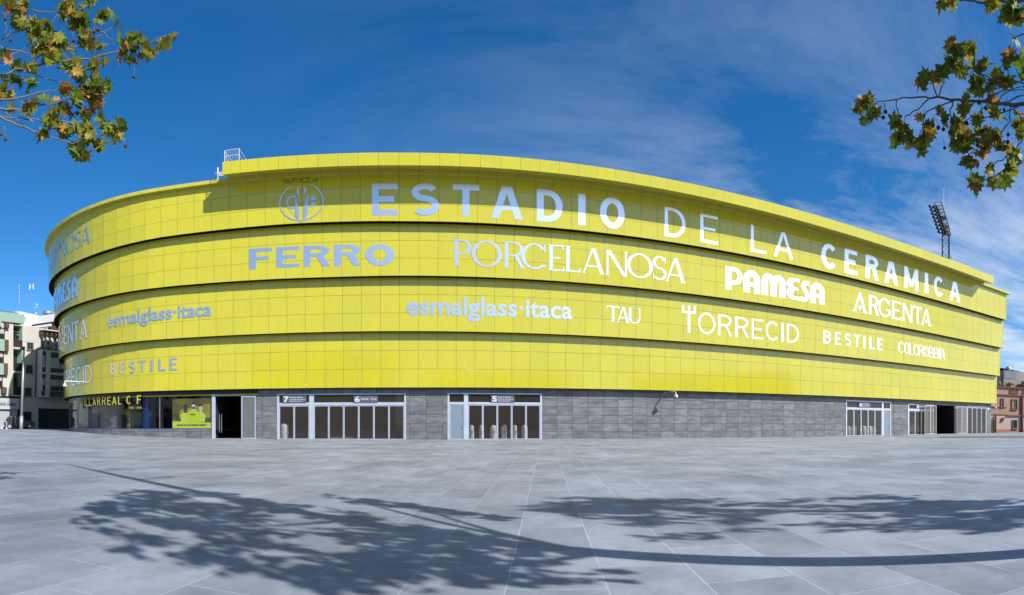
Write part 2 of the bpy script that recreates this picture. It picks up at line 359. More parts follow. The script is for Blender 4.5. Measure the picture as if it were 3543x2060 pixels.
def text2d(s, off=0.0, shear=0.0, spacing=1.0):
    """Filled outlines of a line of text with the built-in font: triangles in a plane, baseline at 0, cap height 1."""
    key = (s, off, shear, spacing)
    if key in FONT_CACHE: return FONT_CACHE[key]
    c = bpy.data.curves.new('t', 'FONT'); c.body = s; c.size = 1; c.offset = off; c.shear = shear; c.space_character = spacing; c.resolution_u = 4
    o = bpy.data.objects.new('t', c); COL.objects.link(o); bpy.context.view_layer.update()
    me = o.evaluated_get(bpy.context.evaluated_depsgraph_get()).to_mesh()
    vs = [(v.co.x, v.co.y) for v in me.vertices]; fs = [[vs[i] for i in p.vertices] for p in me.polygons]
    o.to_mesh_clear(); bpy.data.objects.remove(o); bpy.data.curves.remove(c)
    FONT_CACHE[key] = fs; return fs
def bounds(fs):
    xs = [p[0] for f in fs for p in f]; ys = [p[1] for f in fs for p in f]; return min(xs), max(xs), min(ys), max(ys)
def fit_text(s, x0, x1, y0, y1, off=0.0, shear=0.0, spacing=1.0, base=False):
    fs = text2d(s, off, shear, spacing); a, b, c, d = bounds(fs)
    if base: c = 0.0
    return [[(x0+(p[0]-a)/(b-a)*(x1-x0), y0+(p[1]-c)/(d-c)*(y1-y0)) for p in f] for f in fs]

# ------------------------------------------------------------------ ground
def ground_mat():
    m, n, l, b = newmat('granite_slabs')
    tcn = n.new('ShaderNodeTexCoord'); mp0 = n.new('ShaderNodeMapping'); l.new(tcn.outputs['Object'], mp0.inputs[0])
    th0 = (1885-CX)/F
    mp0.inputs['Rotation'].default_value = (0, 0, th0 - math.pi/2); mp0.inputs['Location'].default_value = (0.0, 0.0, 0)
    br = n.new('ShaderNodeTexBrick'); br.offset = .5
    sep = n.new('ShaderNodeMapping'); l.new(mp0.outputs[0], sep.inputs[0]); sep.inputs['Location'].default_value = (0.28, 0.405, 0)
    l.new(sep.outputs[0], br.inputs['Vector'])
    br.inputs['Scale'].default_value = 1; br.inputs['Mortar Size'].default_value = .0045; br.inputs['Mortar Smooth'].default_value = .4
    br.inputs['Brick Width'].default_value = 1.15; br.inputs['Row Height'].default_value = .655
    br.inputs['Color1'].default_value = (.182,.200,.230,1); br.inputs['Color2'].default_value = (.240,.262,.298,1); br.inputs['Mortar'].default_value = (.37,.395,.43,1)
    def mul(col, scale, vs, amt, lo=.3, hi=.7, det=6, src=mp0):
        q = n.new('ShaderNodeMapping'); l.new(src.outputs[0], q.inputs[0]); q.inputs['Scale'].default_value = vs
        z = n.new('ShaderNodeTexNoise'); z.inputs['Scale'].default_value = scale; z.inputs['Detail'].default_value = det; l.new(q.outputs[0], z.inputs['Vector'])
        x = n.new('ShaderNodeMapRange'); l.new(z.outputs[0], x.inputs[0]); x.inputs[1].default_value = lo; x.inputs[2].default_value = hi
        x.inputs[3].default_value = 1-amt; x.inputs[4].default_value = 1+amt
        v = n.new('ShaderNodeVectorMath'); v.operation = 'SCALE'; l.new(col, v.inputs[0]); l.new(x.outputs[0], v.inputs['Scale']); return v.outputs[0], z.outputs[0]
    col, _ = mul(br.outputs['Color'], .30, (1,1,1), .17, .35, .65)
    sl_ = n.new('ShaderNodeVectorMath'); sl_.operation = 'MULTIPLY_ADD'; l.new(br.outputs['Color'], sl_.inputs[0]); sl_.inputs[1].default_value = (400,700,0); l.new(mp0.outputs[0], sl_.inputs[2])
    col, _ = mul(col, 1.5, (.8,1.4,1), .14, .35, .65, 7, sl_)
    # dark chewing gum spots and drips
    vo = n.new('ShaderNodeTexVoronoi'); vo.inputs['Scale'].default_value = 1.7; vo.inputs['Randomness'].default_value = 1; l.new(mp0.outputs[0], vo.inputs['Vector'])
    vs_ = n.new('ShaderNodeMapRange'); l.new(vo.outputs['Distance'], vs_.inputs[0]); vs_.inputs[1].default_value = .022; vs_.inputs[2].default_value = .045; vs_.inputs[3].default_value = .55; vs_.inputs[4].default_value = 1
    vv = n.new('ShaderNodeVectorMath'); vv.operation = 'SCALE'; l.new(col, vv.inputs[0]); l.new(vs_.outputs[0], vv.inputs['Scale']); col = vv.outputs[0]
    # pale lime bloom in patches
    lz = n.new('ShaderNodeTexNoise'); lz.inputs['Scale'].default_value = .42; lz.inputs['Detail'].default_value = 7; lz.inputs['Roughness'].default_value = .65; l.new(mp0.outputs[0], lz.inputs['Vector'])
    lr = n.new('ShaderNodeMapRange'); l.new(lz.outputs[0], lr.inputs[0]); lr.inputs[1].default_value = .55; lr.inputs[2].default_value = .75; lr.inputs[4].default_value = .55
    lm_ = n.new('ShaderNodeMixRGB'); l.new(lr.outputs[0], lm_.inputs[0]); l.new(col, lm_.inputs[1]); lm_.inputs[2].default_value = (.37,.41,.47,1); col = lm_.outputs[0]
    col, _ = mul(col, 9, (1,1,1), .07)
    col, fine = mul(col, 90, (1,1,1), .10, det=3)
    # brushed grooves run along or across the slab
    wv = n.new('ShaderNodeTexWave'); wv.inputs['Scale'].default_value = 26; wv.inputs['Distortion'].default_value = 1.2; wv.inputs['Detail'].default_value = 3; l.new(mp0.outputs[0], wv.inputs['Vector']); wv.bands_direction = 'DIAGONAL'
    gm = n.new('ShaderNodeTexNoise'); gm.inputs['Scale'].default_value = .8; l.new(mp0.outputs[0], gm.inputs['Vector'])
    gr = n.new('ShaderNodeMapRange'); l.new(gm.outputs[0], gr.inputs[0]); gr.inputs[1].default_value = .45; gr.inputs[2].default_value = .62; gr.inputs[3].default_value = 0; gr.inputs[4].default_value = .11
    gv = n.new('ShaderNodeMath'); gv.operation = 'MULTIPLY'; l.new(wv.outputs['Fac'], gv.inputs[0]); l.new(gr.outputs[0], gv.inputs[1])
    gs = n.new('ShaderNodeMath'); gs.operation = 'SUBTRACT'; gs.inputs[0].default_value = 1.04; l.new(gv.outputs[0], gs.inputs[1])
    v = n.new('ShaderNodeVectorMath'); v.operation = 'SCALE'; l.new(col, v.inputs[0]); l.new(gs.outputs[0], v.inputs['Scale']); col = v.outputs[0]
    # a few rust stains
    rz = n.new('ShaderNodeTexNoise'); rz.inputs['Scale'].default_value = .55; rz.inputs['Detail'].default_value = 8; l.new(mp0.outputs[0], rz.inputs['Vector'])
    rr = n.new('ShaderNodeMapRange'); l.new(rz.outputs[0], rr.inputs[0]); rr.inputs[1].default_value = .70; rr.inputs[2].default_value = .80; rr.inputs[4].default_value = .5
    mx = n.new('ShaderNodeMixRGB'); l.new(rr.outputs[0], mx.inputs[0]); l.new(col, mx.inputs[1]); mx.inputs[2].default_value = (.24,.15,.10,1)
    l.new(mx.outputs[0], b.inputs['Base Color'])
    ro = n.new('ShaderNodeMapRange'); l.new(fine, ro.inputs[0]); ro.inputs[3].default_value = .48; ro.inputs[4].default_value = .68; b.inputs['Specular IOR Level'].default_value = .3; l.new(ro.outputs[0], b.inputs['Roughness'])
    bp = n.new('ShaderNodeBump'); bp.inputs['Strength'].default_value = .35; bp.inputs['Distance'].default_value = .004; l.new(fine, bp.inputs['Height']); l.new(bp.outputs[0], b.inputs['Normal'])
    return m
GROUND = ground_mat()
g = MB(); rings_ = [0]+[1.2*1.13**i for i in range(60)]+[2600, 5000]; NSEG = 144
vidx = {}
for i, r in enumerate(rings_):
    for j in range(NSEG):
        a = 2*math.pi*j/NSEG; x, y = r*math.sin(a), r*math.cos(a)
        g.v.append((x, y, ground_z(x, y) if r < 400 else ground_z(x*300/r, y*300/r)))
for i in range(len(rings_)-1):
    for j in range(NSEG):
        a, b_ = i*NSEG+j, i*NSEG+(j+1) % NSEG
        g.f.append((a, a+NSEG, b_+NSEG, b_) if i else (a, a+NSEG, b_+NSEG)); g.mi.append(0); g.uv.append([(0,0)]*len(g.f[-1])); g.tint.append(0)
tag(g.build('plaza_ground', GROUND, smooth_shade=True), kind='structure')

ASPH = plain('asphalt', (.075,.078,.085), .85, noise=.2, nscale=3, bump=.3)
PAVE = plain('pavement_concrete', (.33,.335,.35), .8, noise=.12, nscale=1.3)
def plane_at(x, y, zlift=0.0):
    """The ground point seen at this bearing and slope (authoring aid: bearings in panorama units)."""
    r = F*EYE/(y-HZ); a = ray(x); return Vector((r*math.sin(a), r*math.cos(a), 0))
road = MB()
rd = [plane_at(x, y) for x, y in ((3150,1516.2),(3250,1519),(3400,1523),(3545,1527),(3750,1533),(3760,1513),(3545,1513),(3400,1513.2),(3250,1514),(3180,1515))]
road.poly([(p.x, p.y, -0.066) for p in rd][::-1])
tag(road.build('road', ASPH), kind='structure')
# raised pavement between the road and the stadium's right end
pv = MB(); top = -0.055+.10
pk = [plane_at(x, y) for x, y in ((3150,1515.3),(3250,1513.8),(3400,1513),(3545,1512.8),(3760,1512.6))]
far = [frame_pt(s, D0+.03, 0) for s in (49.0, 58, 69, 95, 130)]
for i in range(4):
    a, b_, c, d = pk[i], pk[i+1], far[i+1], far[i]
    pv.poly([(a.x,a.y,top-.06*(i == 0)),(b_.x,b_.y,top),(c.x,c.y,top),(d.x,d.y,top-.06*(i == 0))])
    pv.poly([(a.x,a.y,-.2),(b_.x,b_.y,-.2),(b_.x,b_.y,top),(a.x,a.y,top-.06*(i == 0))])
tag(pv.build('pavement', PAVE), kind='structure')
yard = MB(); yard.poly([frame_pt(68,D0+.2,-.05), frame_pt(150,D0+.2,-.05), frame_pt(150,D0+75,-.05), frame_pt(68,D0+75,-.05)])
tag(yard.build('side_street', ASPH), kind='structure')

# ------------------------------------------------------------------ the stadium
stadium = empty('stadium', frame_pt(20, D0+20, 0), 'huge yellow tiled stadium with rounded corner and silver lettering over a grey stone ground floor', 'stadium')
PW = 1.425
def joints(k):
    ss = []; s = -0.75
    s = -0.75 - math.ceil((62)/PW)*PW
    while s < SEND-.25: ss.append(s); s += PW
    return ss+[SEND]
def path(k, off=0.0): return [(s, lambda z, s=s: wall(s, k, off, z)) for s in joints(k)]
ROWH = [0, 1.40, 1.365, 1.295, 1.225]
ztops = {1: zb2, 2: zb3, 3: zb4, 4: zfl}; zbots = {1: zb1, 2: zb2, 3: zb3, 4: zb4}
for k in (1, 2, 3, 4):
    m = MB(); J = joints(k); zb, zt = zbots[k], ztops[k]; h = ROWH[k]
    for i in range(len(J)-1):
        a, b_ = J[i], J[i+1]; za, zc = zb(a), zb(b_)
        # stand each panel out by a hair differently, so that reflections break at the joints as on real cladding
        ja, jb = random.uniform(-.004,.004), random.uniform(-.004,.004)
        ta, tb = zt(a)+.02, zt(b_)+.02
        ua, ub = (a+.75)/PW, (b_+.75)/PW
        m.poly([wall(a,k,ja,za), wall(b_,k,jb,zc), wall(b_,k,jb,tb), wall(a,k,ja,ta)], 0, [(ua,0),(ub,0),(ub,(tb-zc)/h),(ua,(ta-za)/h)])
    p0, p1 = frame_pt(SEND, DW[k], zb(SEND)), frame_pt(SEND, DW[k]+34, zb(SEND)); t = zt(SEND)+.02
    m.poly([p0, p1, (p1.x,p1.y,t), (p0.x,p0.y,t)], 0, [(0,0),(24,0),(24,(t-zb(SEND))/h),(0,(t-zb(SEND))/h)])
    m.build('tier_cladding', YEL, stadium)
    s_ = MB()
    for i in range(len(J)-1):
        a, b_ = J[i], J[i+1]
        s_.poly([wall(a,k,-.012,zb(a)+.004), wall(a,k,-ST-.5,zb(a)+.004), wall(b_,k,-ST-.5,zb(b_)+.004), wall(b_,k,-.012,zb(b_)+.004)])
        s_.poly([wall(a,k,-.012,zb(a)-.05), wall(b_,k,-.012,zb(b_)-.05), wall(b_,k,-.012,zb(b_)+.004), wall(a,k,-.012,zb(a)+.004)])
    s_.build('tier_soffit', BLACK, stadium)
# thin flange that finishes the top storey, all round
fl = MB(); J = joints(4); FO = .43
J2 = J[:-1]+[SEND+.35]
for i in range(len(J2)-1):
    a, b_ = J2[i], J2[i+1]; za, zc = zfl(a), zfl(b_); hh = .27; u0, u1 = (a+.75)/PW, (b_+.75)/PW
    def q(s, off, z): return wall(min(s, SEND+.35), 4, off, z)
    fl.poly([q(a,FO,za), q(b_,FO,zc), q(b_,FO,zc+hh), q(a,FO,za+hh)], 0, [(u0,.2),(u1,.2),(u1,.8),(u0,.8)])
    fl.poly([q(a,-.1,za+.001), q(b_,-.1,zc+.001), q(b_,FO,zc), q(a,FO,za)], 0, [(u0,.2),(u1,.2),(u1,.5),(u0,.5)])
    fl.poly([q(a,FO,za+hh), q(b_,FO,zc+hh), q(b_,-14,zc+hh+.05), q(a,-14,za+hh+.05)], 0, [(u0,.2),(u1,.2),(u1,.5),(u0,.5)])
fl.poly([frame_pt(SEND+.35,DW[4]-FO,zfl(SEND)), frame_pt(SEND+.35,DW[4]+34,zfl(SEND)), frame_pt(SEND+.35,DW[4]+34,zfl(SEND)+.27), frame_pt(SEND+.35,DW[4]-FO,zfl(SEND)+.27)], 0, [(0,.2),(20,.2),(20,.8),(0,.8)])
fl.build('roof_flange', YELS, stadium)
# deep fascia box above it
fa = MB(); WF = 1.84; FS0, FS1 = -13.5, 63.2
JF = [FS0]+[s for s in J if FS0+.3 < s < FS1-.3]+[FS1]
for i in range(len(JF)-1):
    a, b_ = JF[i], JF[i+1]; u0, u1 = (a+.75)/PW, (b_+.75)/PW
    A = lambda s, off, z: frame_pt(s, DW[4]-off, z)
    fa.poly([A(a,WF,zfb(a)), A(b_,WF,zfb(b_)), A(b_,WF,zft(b_)), A(a,WF,zft(a))], 0, [(u0,.1),(u1,.1),(u1,.9),(u0,.9)])
    fa.poly([A(a,.3,zfl(a)+.30), A(b_,.3,zfl(b_)+.30), A(b_,WF,zfb(b_)), A(a,WF,zfb(a))], 1, [(u0,.1),(u1,.1),(u1,.9),(u0,.9)])
    fa.poly([A(a,WF,zft(a)), A(b_,WF,zft(b_)), A(b_,-9,zft(b_)+.1), A(a,-9,zft(a)+.1)], 0, [(u0,.1),(u1,.1),(u1,.9),(u0,.9)])
for s in (FS0, FS1):
    A = lambda off, z: frame_pt(s, DW[4]-off, z)
    fa.poly([A(WF,zfb(s)), A(.3,zfl(s)+.30), A(-9,zfl(s)+.3), A(-9,zft(s)+.1), A(WF,zft(s))], 0, [(.1,.1),(.9,.1),(.9,.5),(.9,.9),(.1,.9)])
fa.build('roof_fascia', [YEL, YELS], stadium)

# ------------------------------------------------------------------ lettering on the cladding
def put_letters(letters, k, base_pts, top_pts, label, mat=None, lift=.007, flat=False):
    """letters: (draw function or char spec, x0, x1); base/top: two bearings+heights each on storey k's face."""
    def line(pts):
        q = sorted(hit(x, y, k) for x, y in pts); return lambda s: float(q[0][1]+(s-q[0][0])*(q[-1][1]-q[0][1])/(q[-1][0]-q[0][0]))
    zb, zt = line(base_pts), line(top_pts); m = MB(); n = 0
    for draw, x0, x1 in letters:
        s0, _ = hit(x0, base_pts[0][1], k); s1, _ = hit(x1, base_pts[0][1], k)
        zc = zb((s0+s1)/2); H = zt((s0+s1)/2)-zc; n = 0
        for pg in draw(s1-s0, H):
            m.poly([wall(s0+p[0], k, lift+(.008 if flat else .0004*n), zb(s0+p[0])+p[1]) for p in pg]); n += 1
    o = m.build('lettering', mat or SILV, stadium)
    tag(o, label); return o
def sans(ch, w, b=None): return lambda W, H: glyph(ch, W, H, H*w, H*(b or w*.95))
def serif(ch, w, b, sf): return lambda W, H: glyph(ch, W, H, H*w, H*b, H*sf)
def sc(x0, k): return lambda v: x0+v*k
A4, A5, A6, A7 = sc(1200,.4096), sc(1800,.4096), sc(2300,.4096), sc(2800,.5072)
EB, ETp = [(A4(212),500+601*.4096),(A5(790),560+568*.4096)], [(A4(212),500+332*.4096),(A5(790),560+303*.4096)]
put_letters([(sans('E',.215,.18),A4(212),A4(430)),(sans('S',.22,.185),A4(542),A4(780)),(sans('T',.22,.18),A4(893),A4(1118)),(sans('A',.225,.18),A4(1220),A5(22)),
             (sans('D',.22,.185),A5(140),A5(358)),(sans('I',.3),A5(490),A5(550)),(sans('O',.22,.19),A5(673),A5(882))], 4, EB, ETp, 'bold silver capitals reading ESTADIO')
DB, DTp = [(A5(1225),560+628*.4096),(A6(1083),700+487*.4096)], [(A5(1225),560+378*.4096),(A6(1000),700+255*.4096)]
put_letters([(sans('D',.125,.11),A5(1220),A5(1395)),(sans('E',.125,.10),A6(300),A6(448)),(sans('L',.125,.10),A6(728),A6(858)),(sans('A',.13,.10),A6(922),A6(1083))], 4, DB, DTp, 'thin silver capitals reading DE LA')
CB, CTp = [(A7(80),800+245*.5072),(A7(1030),800+490*.5072)], [(A7(80),800+72*.5072),(A7(990),800+345*.5072)]
put_letters([(sans('C',.22,.18),A7(82),A7(186)),(sans('E',.22,.175),A7(241),A7(327)),(sans('R',.22,.175),A7(384),A7(472)),(sans('A',.23,.18),A7(512),A7(606)),
             (sans('M',.21,.18),A7(648),A7(743)),(sans('I',.3),A7(788),A7(811)),(sans('C',.21,.18),A7(850),A7(915)),(sans('A',.22,.18),A7(958),A7(1030))], 4, CB, CTp, 'bold silver capitals reading CERAMICA')
A2 = sc(640,.4096)
put_letters([(sans('F',.33,.175),A2(545),A2(735)),(sans('E',.33,.175),A2(770),A2(967)),(sans('R',.34,.175),A2(1000),A2(1225)),(sans('R',.34,.175),A2(1258),A4(122)),(sans('O',.36,.2),A4(157),A4(402))],
            3, [(A2(545),500+1058*.4096),(A4(280),500+1024*.4096)], [(A2(545),500+884*.4096),(A4(280),500+844*.4096)], 'wide heavy silver capitals, first word of the third storey')
pl = (.145,.055,.045)
put_letters([(serif('P',*pl),A4(900),A4(1052)),(serif('O',.15,.06,.0),A4(1053),A4(1308)),(serif('R',*pl),A4(1322),A5(35)),(serif('C',.145,.06,.03),A5(8),A5(224)),(serif('E',*pl),A5(235),A5(370)),(serif('L',*pl),A5(378),A5(508)),
             (serif('A',*pl),A5(520),A5(714)),(serif('N',.15,.06,.03),A5(724),A5(905)),(serif('O',.15,.06,0),A5(900),A5(1118)),(serif('S',.15,.065,.03),A5(1115),A5(1237)),(serif('A',*pl),A5(1226),A5(1397))],
            3, [(A4(903),500+1028*.4096),(A5(1390),560+1027*.4096)], [(A4(903),500+803*.4096),(A5(1315),560+818*.4096)], 'tall narrow serif silver capitals in the third storey')
pm = lambda ch: (lambda W, H: pamesa(ch, W, H))
put_letters([(pm('P'),A6(513),A6(657)),(pm('A'),A6(665),A6(803)),(pm('M'),A6(818),A6(1020)),(pm('E'),A6(1030),A6(1142)),(pm('S'),A6(1146),A6(1224)),(pm('A'),A6(1228),A6(1348))],
            3, [(A6(515),700+735*.4096),(A6(1345),700+868*.4096)], [(A6(515),700+540*.4096),(A6(1290),700+683*.4096)], 'plump rounded white capitals in the third storey')
ar = (.16,.085,.04)
def argA(W, H):
    o = [diag(W*.12,0,W*.5,H,H*.10), diag(W*.86,0,W*.5,H,H*.16), rect(-.02*W,0,W*.26,H*.05), rect(W*.7,0,W*1.02,H*.05)]
    c = (W*.49, H*.24); o.append([(c[0]-W*.13,c[1]),(c[0],c[1]-H*.13),(c[0]+W*.13,c[1]),(c[0],c[1]+H*.13)]); return o
put_letters([(argA,A7(296),A7(394)),(serif('R',*ar),A7(404),A7(472)),(serif('G',.16,.085,.03),A7(470),A7(553)),(serif('E',*ar),A7(562),A7(626)),(serif('N',.17,.09,.03),A7(636),A7(704)),(serif('T',*ar),A7(710),A7(768)),(argA,A7(762),A7(833))],
            3, [(A7(300),800+545*.5072),(A7(833),800+652*.5072)], [(A7(345),800+420*.5072),(A7(800),800+532*.5072)], 'white serif capitals at the right end of the third storey')
def txt(s, off, base=True, desc=None): return lambda W, H: fit_text(s, 0, W, 0, H, off=off, base=base)
put_letters([(txt('esmalglass·itaca', .022), A4(503), A5(440))], 2, [(A4(520),500+1438*.4096),(A5(430),560+1327*.4096)], [(A4(1000),500+1285*.4096),(A5(68),560+1168*.4096)], 'rounded silver lower case word in the middle of the second storey', flat=True)
put_letters([(serif('T',.17,.075,.05),A5(730),A5(838)),(serif('A',.17,.07,.045),A5(815),A5(925)),(serif('U',.17,.075,.04),A5(912),A5(1018))], 2, [(A5(785),560+1352*.4096),(A5(970),560+1368*.4096)], [(A5(785),560+1218*.4096),(A5(970),560+1238*.4096)], 'short serif silver word of three capitals')
def towerT(W, H): return glyph('Y', W, H*1.22, H*.125, H*.10)
put_letters([(towerT,A6(146),A6(262)),(sans('O',.11,.095),A6(280),A6(426)),(sans('R',.12,.09),A6(450),A6(568)),(sans('R',.12,.09),A6(597),A6(708)),(sans('E',.12,.09),A6(735),A6(832)),(sans('C',.12,.095),A6(852),A6(963)),(sans('I',.12),A6(985),A6(1003)),(sans('D',.12,.095),A6(1031),A6(1132))],
            2, [(A6(205),700+1103*.4096),(A6(1080),700+1188*.4096)], [(A6(350),700+933*.4096),(A6(1060),700+1030*.4096)], 'thin silver capitals with a crenellated first letter')
B4 = sc(2800,.2457); B5 = sc(3000,.2457)
put_letters([(sans('B',.2,.15),B4(200),B4(300)),(sans('E',.2,.15),B4(362),B4(440)),(sans('S',.2,.16),B4(497),B4(586)),(sans('T',.2,.16),B4(630),B4(712)),(sans('I',.3),B4(760),B4(787)),(sans('L',.2,.15),B4(848),B4(925)),(sans('E',.2,.15),B4(960),B4(1030))],
            2, [(B4(205),1040+600*.2457),(B4(1025),1040+705*.2457)], [(B4(205),1040+420*.2457),(B4(1025),1040+540*.2457)], 'white spaced capitals towards the right of the second storey')
cw = (1100-435)/10.0; xs = [435,520,595,650,725,800,868,938,1008,1038]; xe = [515,592,655,730,800,868,935,1005,1038,1100]
put_letters([(serif(c,.15,.05,.035),B5(a),B5(b_)) for c, a, b_ in zip('COLOROBBIA', xs, xe)], 2, [(B5(480),1080+578*.2457),(B5(1095),1080+670*.2457)], [(B5(480),1080+420*.2457),(B5(1070),1080+525*.2457)], 'condensed serif white capitals at the far right')
# words on the rounded corner
L4 = sc(150,.3755); L3 = sc(0,.4095)
put_letters([(txt('esmalglass·itaca', .022), L4(595), L4(1550))], 2, [(L4(620),700+1146*.3755),(L4(1530),700+1045*.3755)], [(L4(880),700+985*.3755),(L4(1240),700+950*.3755)], 'blue grey lower case word on the rounded corner', flat=True, lift=.026)
Q = sc(0,1.40595)
put_letters([(sans('B',.2,.15),L3(935),L3(978)),(sans('E',.2,.15),L3(1015),L3(1058)),(sans('S',.2,.16),L3(1092),L3(1145)),(sans('T',.2,.16),Q(340),Q(360)),(sans('I',.25),Q(370),Q(376)),(sans('L',.2,.15),Q(390),Q(408)),(sans('E',.2,.15),Q(418),Q(437))],
            1, [(L3(935),950+850*.4095),(Q(436),Q(912))], [(L3(935),950+755*.4095),(Q(436),Q(881))], 'blue grey spaced capitals low on the rounded corner', lift=.024)
def around(chars, k, s_right, z0, z1, widths, gap, draw, label):
    """A word that ends at s_right and runs back round the corner."""
    m = MB(); n = 0; s = s_right
    for ch, w in list(zip(chars, widths))[::-1]:
        H = z1-z0; Wd = w*H; s -= Wd
        for pg in draw(ch, Wd, H): m.poly([wall(s+p[0], k, .024+.0003*(n % 40), z0+p[1]) for p in pg]); n += 1
        s -= gap*H
    tag(m.build('lettering', SILV, stadium), label)
sR, zR = hit(L4(435), 700+375*.3755, 4); _, zR2 = hit(L4(395), 700+225*.3755, 4)
around('PORCELANOSA', 4, sR, zR, zR2, [.68,1.05,.8,1.0,.62,.6,.85,.82,1.0,.6,.85], .02, lambda c, W, H: glyph(c, W, H, H*.13, H*.055, H*.04 if c not in 'OC' else 0), 'serif capitals bending out of sight on the top storey corner')
sR, zR = hit(L4(322), 700+865*.3755, 3); _, zR2 = hit(L4(300), 700+685*.3755, 3)
around('PAMESA', 3, sR, zR, zR2, [.72,.7,1.05,.6,.5,.7], .06, lambda c, W, H: pamesa(c, W, H), 'plump capitals bending out of sight on the third storey corner')
sR, zR = hit(L4(410), 700+1245*.3755, 2); _, zR2 = hit(L4(372), 700+1075*.3755, 2)
around('ARGENTA', 2, sR, zR, zR2, [.82,.75,.85,.7,.75,.62,.82], .07, lambda c, W, H: argA(W, H) if c == 'A' else glyph(c, W, H, H*.16, H*.085, H*.03), 'serif capitals bending out of sight on the second storey corner')
sR, zR = hit(L3(778), 950+915*.4095, 1); _, zR2 = hit(L3(740), 950+765*.4095, 1)
around('TORRECID', 1, sR, zR, zR2, [.6,.9,.7,.7,.62,.75,.13,.72], .14, lambda c, W, H: glyph(c, W, H, H*.12, H*.095), 'thin capitals bending out of sight on the lowest storey corner')

# crest
cr = MB(); C8 = lambda x, y: hit(940+x*.13654, 590+y*.13654, 4)
cs, cz = C8(752, 790); n_ = [0]
def cput(polys):
    for pg in polys:
        cr.poly([wall(p[0], 4, .007+.0003*(n_[0] % 60), p[1]) for p in pg]); n_[0] += 1
def cp(x, y):                                     # crest drawing units: 1000 across
    a = C8(x, y); return a
def cstroke(pts, w): cput(pen([cp(*p) for p in pts], w, w))
rx = (C8(1318,800)[0]-C8(188,800)[0])/2; s_c, z_c = (C8(1318,800)[0]+C8(188,800)[0])/2, C8(752,800)[1]
ry = z_c-C8(752,1288)[1]; cput([[(p[0]+s_c, p[1]+z_c) for p in pg] for pg in ring(0,0,rx,ry,.10,.10,-245,65,60)])
thin = .035
cstroke([(490,585),(285,815),(750,1335),(1215,780),(1020,570)], thin)
cput([[cp(575,580),cp(690,400),cp(690,560),cp(680,620)]]) if False else None
cput([[cp(630,560),cp(660,420),cp(695,400),cp(690,660)], [cp(810,400),cp(900,480),cp(840,580),cp(810,640)]])
cput([[cp(595,620),cp(690,960),cp(690,1250),cp(595,1150)], [cp(915,600),cp(810,960),cp(810,1250),cp(915,1110)]])
cstroke([(565,585),(745,1110),(925,585)], thin); cstroke([(660,600),(745,870),(830,590)], thin)
cput([[(p[0]+C8(535,815)[0], p[1]+C8(535,815)[1]) for p in pg] for pg in ring(0,0,.47,.50,.10,.10,55,305,30)])
cput([[(p[0]+C8(535,815)[0], p[1]+C8(535,815)[1]) for p in pg] for pg in ring(0,0,.19,.20,.03,.03,55,305,24)])
cput([[cp(1000,660),cp(1110,660),cp(1110,700),cp(1000,700)], [cp(1000,705),cp(1110,705),cp(1110,760),cp(1000,760)], [cp(1000,805),cp(1110,805),cp(1110,870),cp(1000,950)]])
cstroke([(930,670),(930,900)], thin); cstroke([(930,668),(1105,668)], thin)
tag(cr.build('crest', SILV, stadium), 'silver line crest with letters in a diamond inside a ring')
cw_ = MB(); CROWN = plain('crown_line', (.12,.115,.02), .5)
def kst(pts, w=.055): 
    for pg in pen([cp(*p) for p in pts], w, w): cw_.poly([wall(p[0], 4, .007+.0003*(n_[0] % 60), p[1]) for p in pg]); n_[0] += 1
kst([(410,345),(310,262),(365,235),(440,262),(465,330)]); kst([(1030,300),(1050,240),(1110,235),(1185,200),(1140,270),(1090,290)])
kst([(500,320),(540,290),(560,220),(620,190),(630,250),(600,290),(660,310),(730,280),(760,260)]); kst([(760,260),(800,300),(870,300),(930,270),(960,300),(1000,320)])
kst([(700,215),(740,180),(790,210),(740,235),(700,215)]); kst([(540,215),(570,240),(590,200)]); kst([(860,215),(900,170),(950,190),(930,230),(960,260)])
tag(cw_.build('crest_crown', CROWN, stadium), 'dark outlined crown above the crest')

# ------------------------------------------------------------------ ground floor: stone wall with openings
SC7 = sc(900,.41667); S7Y = lambda y: 1330+y*.41667
SR = sc(2750,.31468); SRY = lambda y: 1350+y*.31468
SHX = sc(200,.29762); SHY = lambda y: 1330+y*.29762
def sx_(x): return hit(x, 1400, 0)[0]
def zz_(x, y): return hit(x, y, 0)[1]
shop_l, shop_r = sx_(226), sx_(SHX(1792))
door_l, door_r = shop_r, sx_(SHX(2140))
ent7_l, ent7_r = sx_(SC7(140)), sx_(SC7(1212))
ent5_l, ent5_r = sx_(SC7(1555)), sx_(SC7(2340))
ent4_l, ent4_r = sx_(SR(560)), sx_(SR(1057))
ent3_l, ent3_r = sx_(SR(1242)), sx_(SR(1755))
ent1_l, ent1_r = sx_(SR(1893)), sx_(SR(2106))
z7 = zz_(SC7(600), S7Y(78)); z5 = zz_(SC7(1950), S7Y(74)); z4 = zz_(SR(800), SRY(122)); z3 = zz_(SR(1300), SRY(155)); z1 = zz_(SR(2000), SRY(180))
SILL = .78; STRIPE0, STRIPE1 = 3.50, 3.60; GT = 3.45
openings = [(shop_l-9, shop_r, SILL, 3.95), (door_l, door_r, -.3, 3.42), (ent7_l, ent7_r, -.3, z7), (ent5_l, ent5_r, -.3, z5), (ent4_l, ent4_r, -.3, z4), (ent3_l, ent3_r, -.3, z3), (ent1_l, ent1_r, -.3, z1)]
SW, SH = 1.0, 1.0
marks = sorted(set([SEND-.55]+[s for s in joints(0) if s < SEND-.55]+[v for o in openings for v in o[:2]]))
sw = MB()
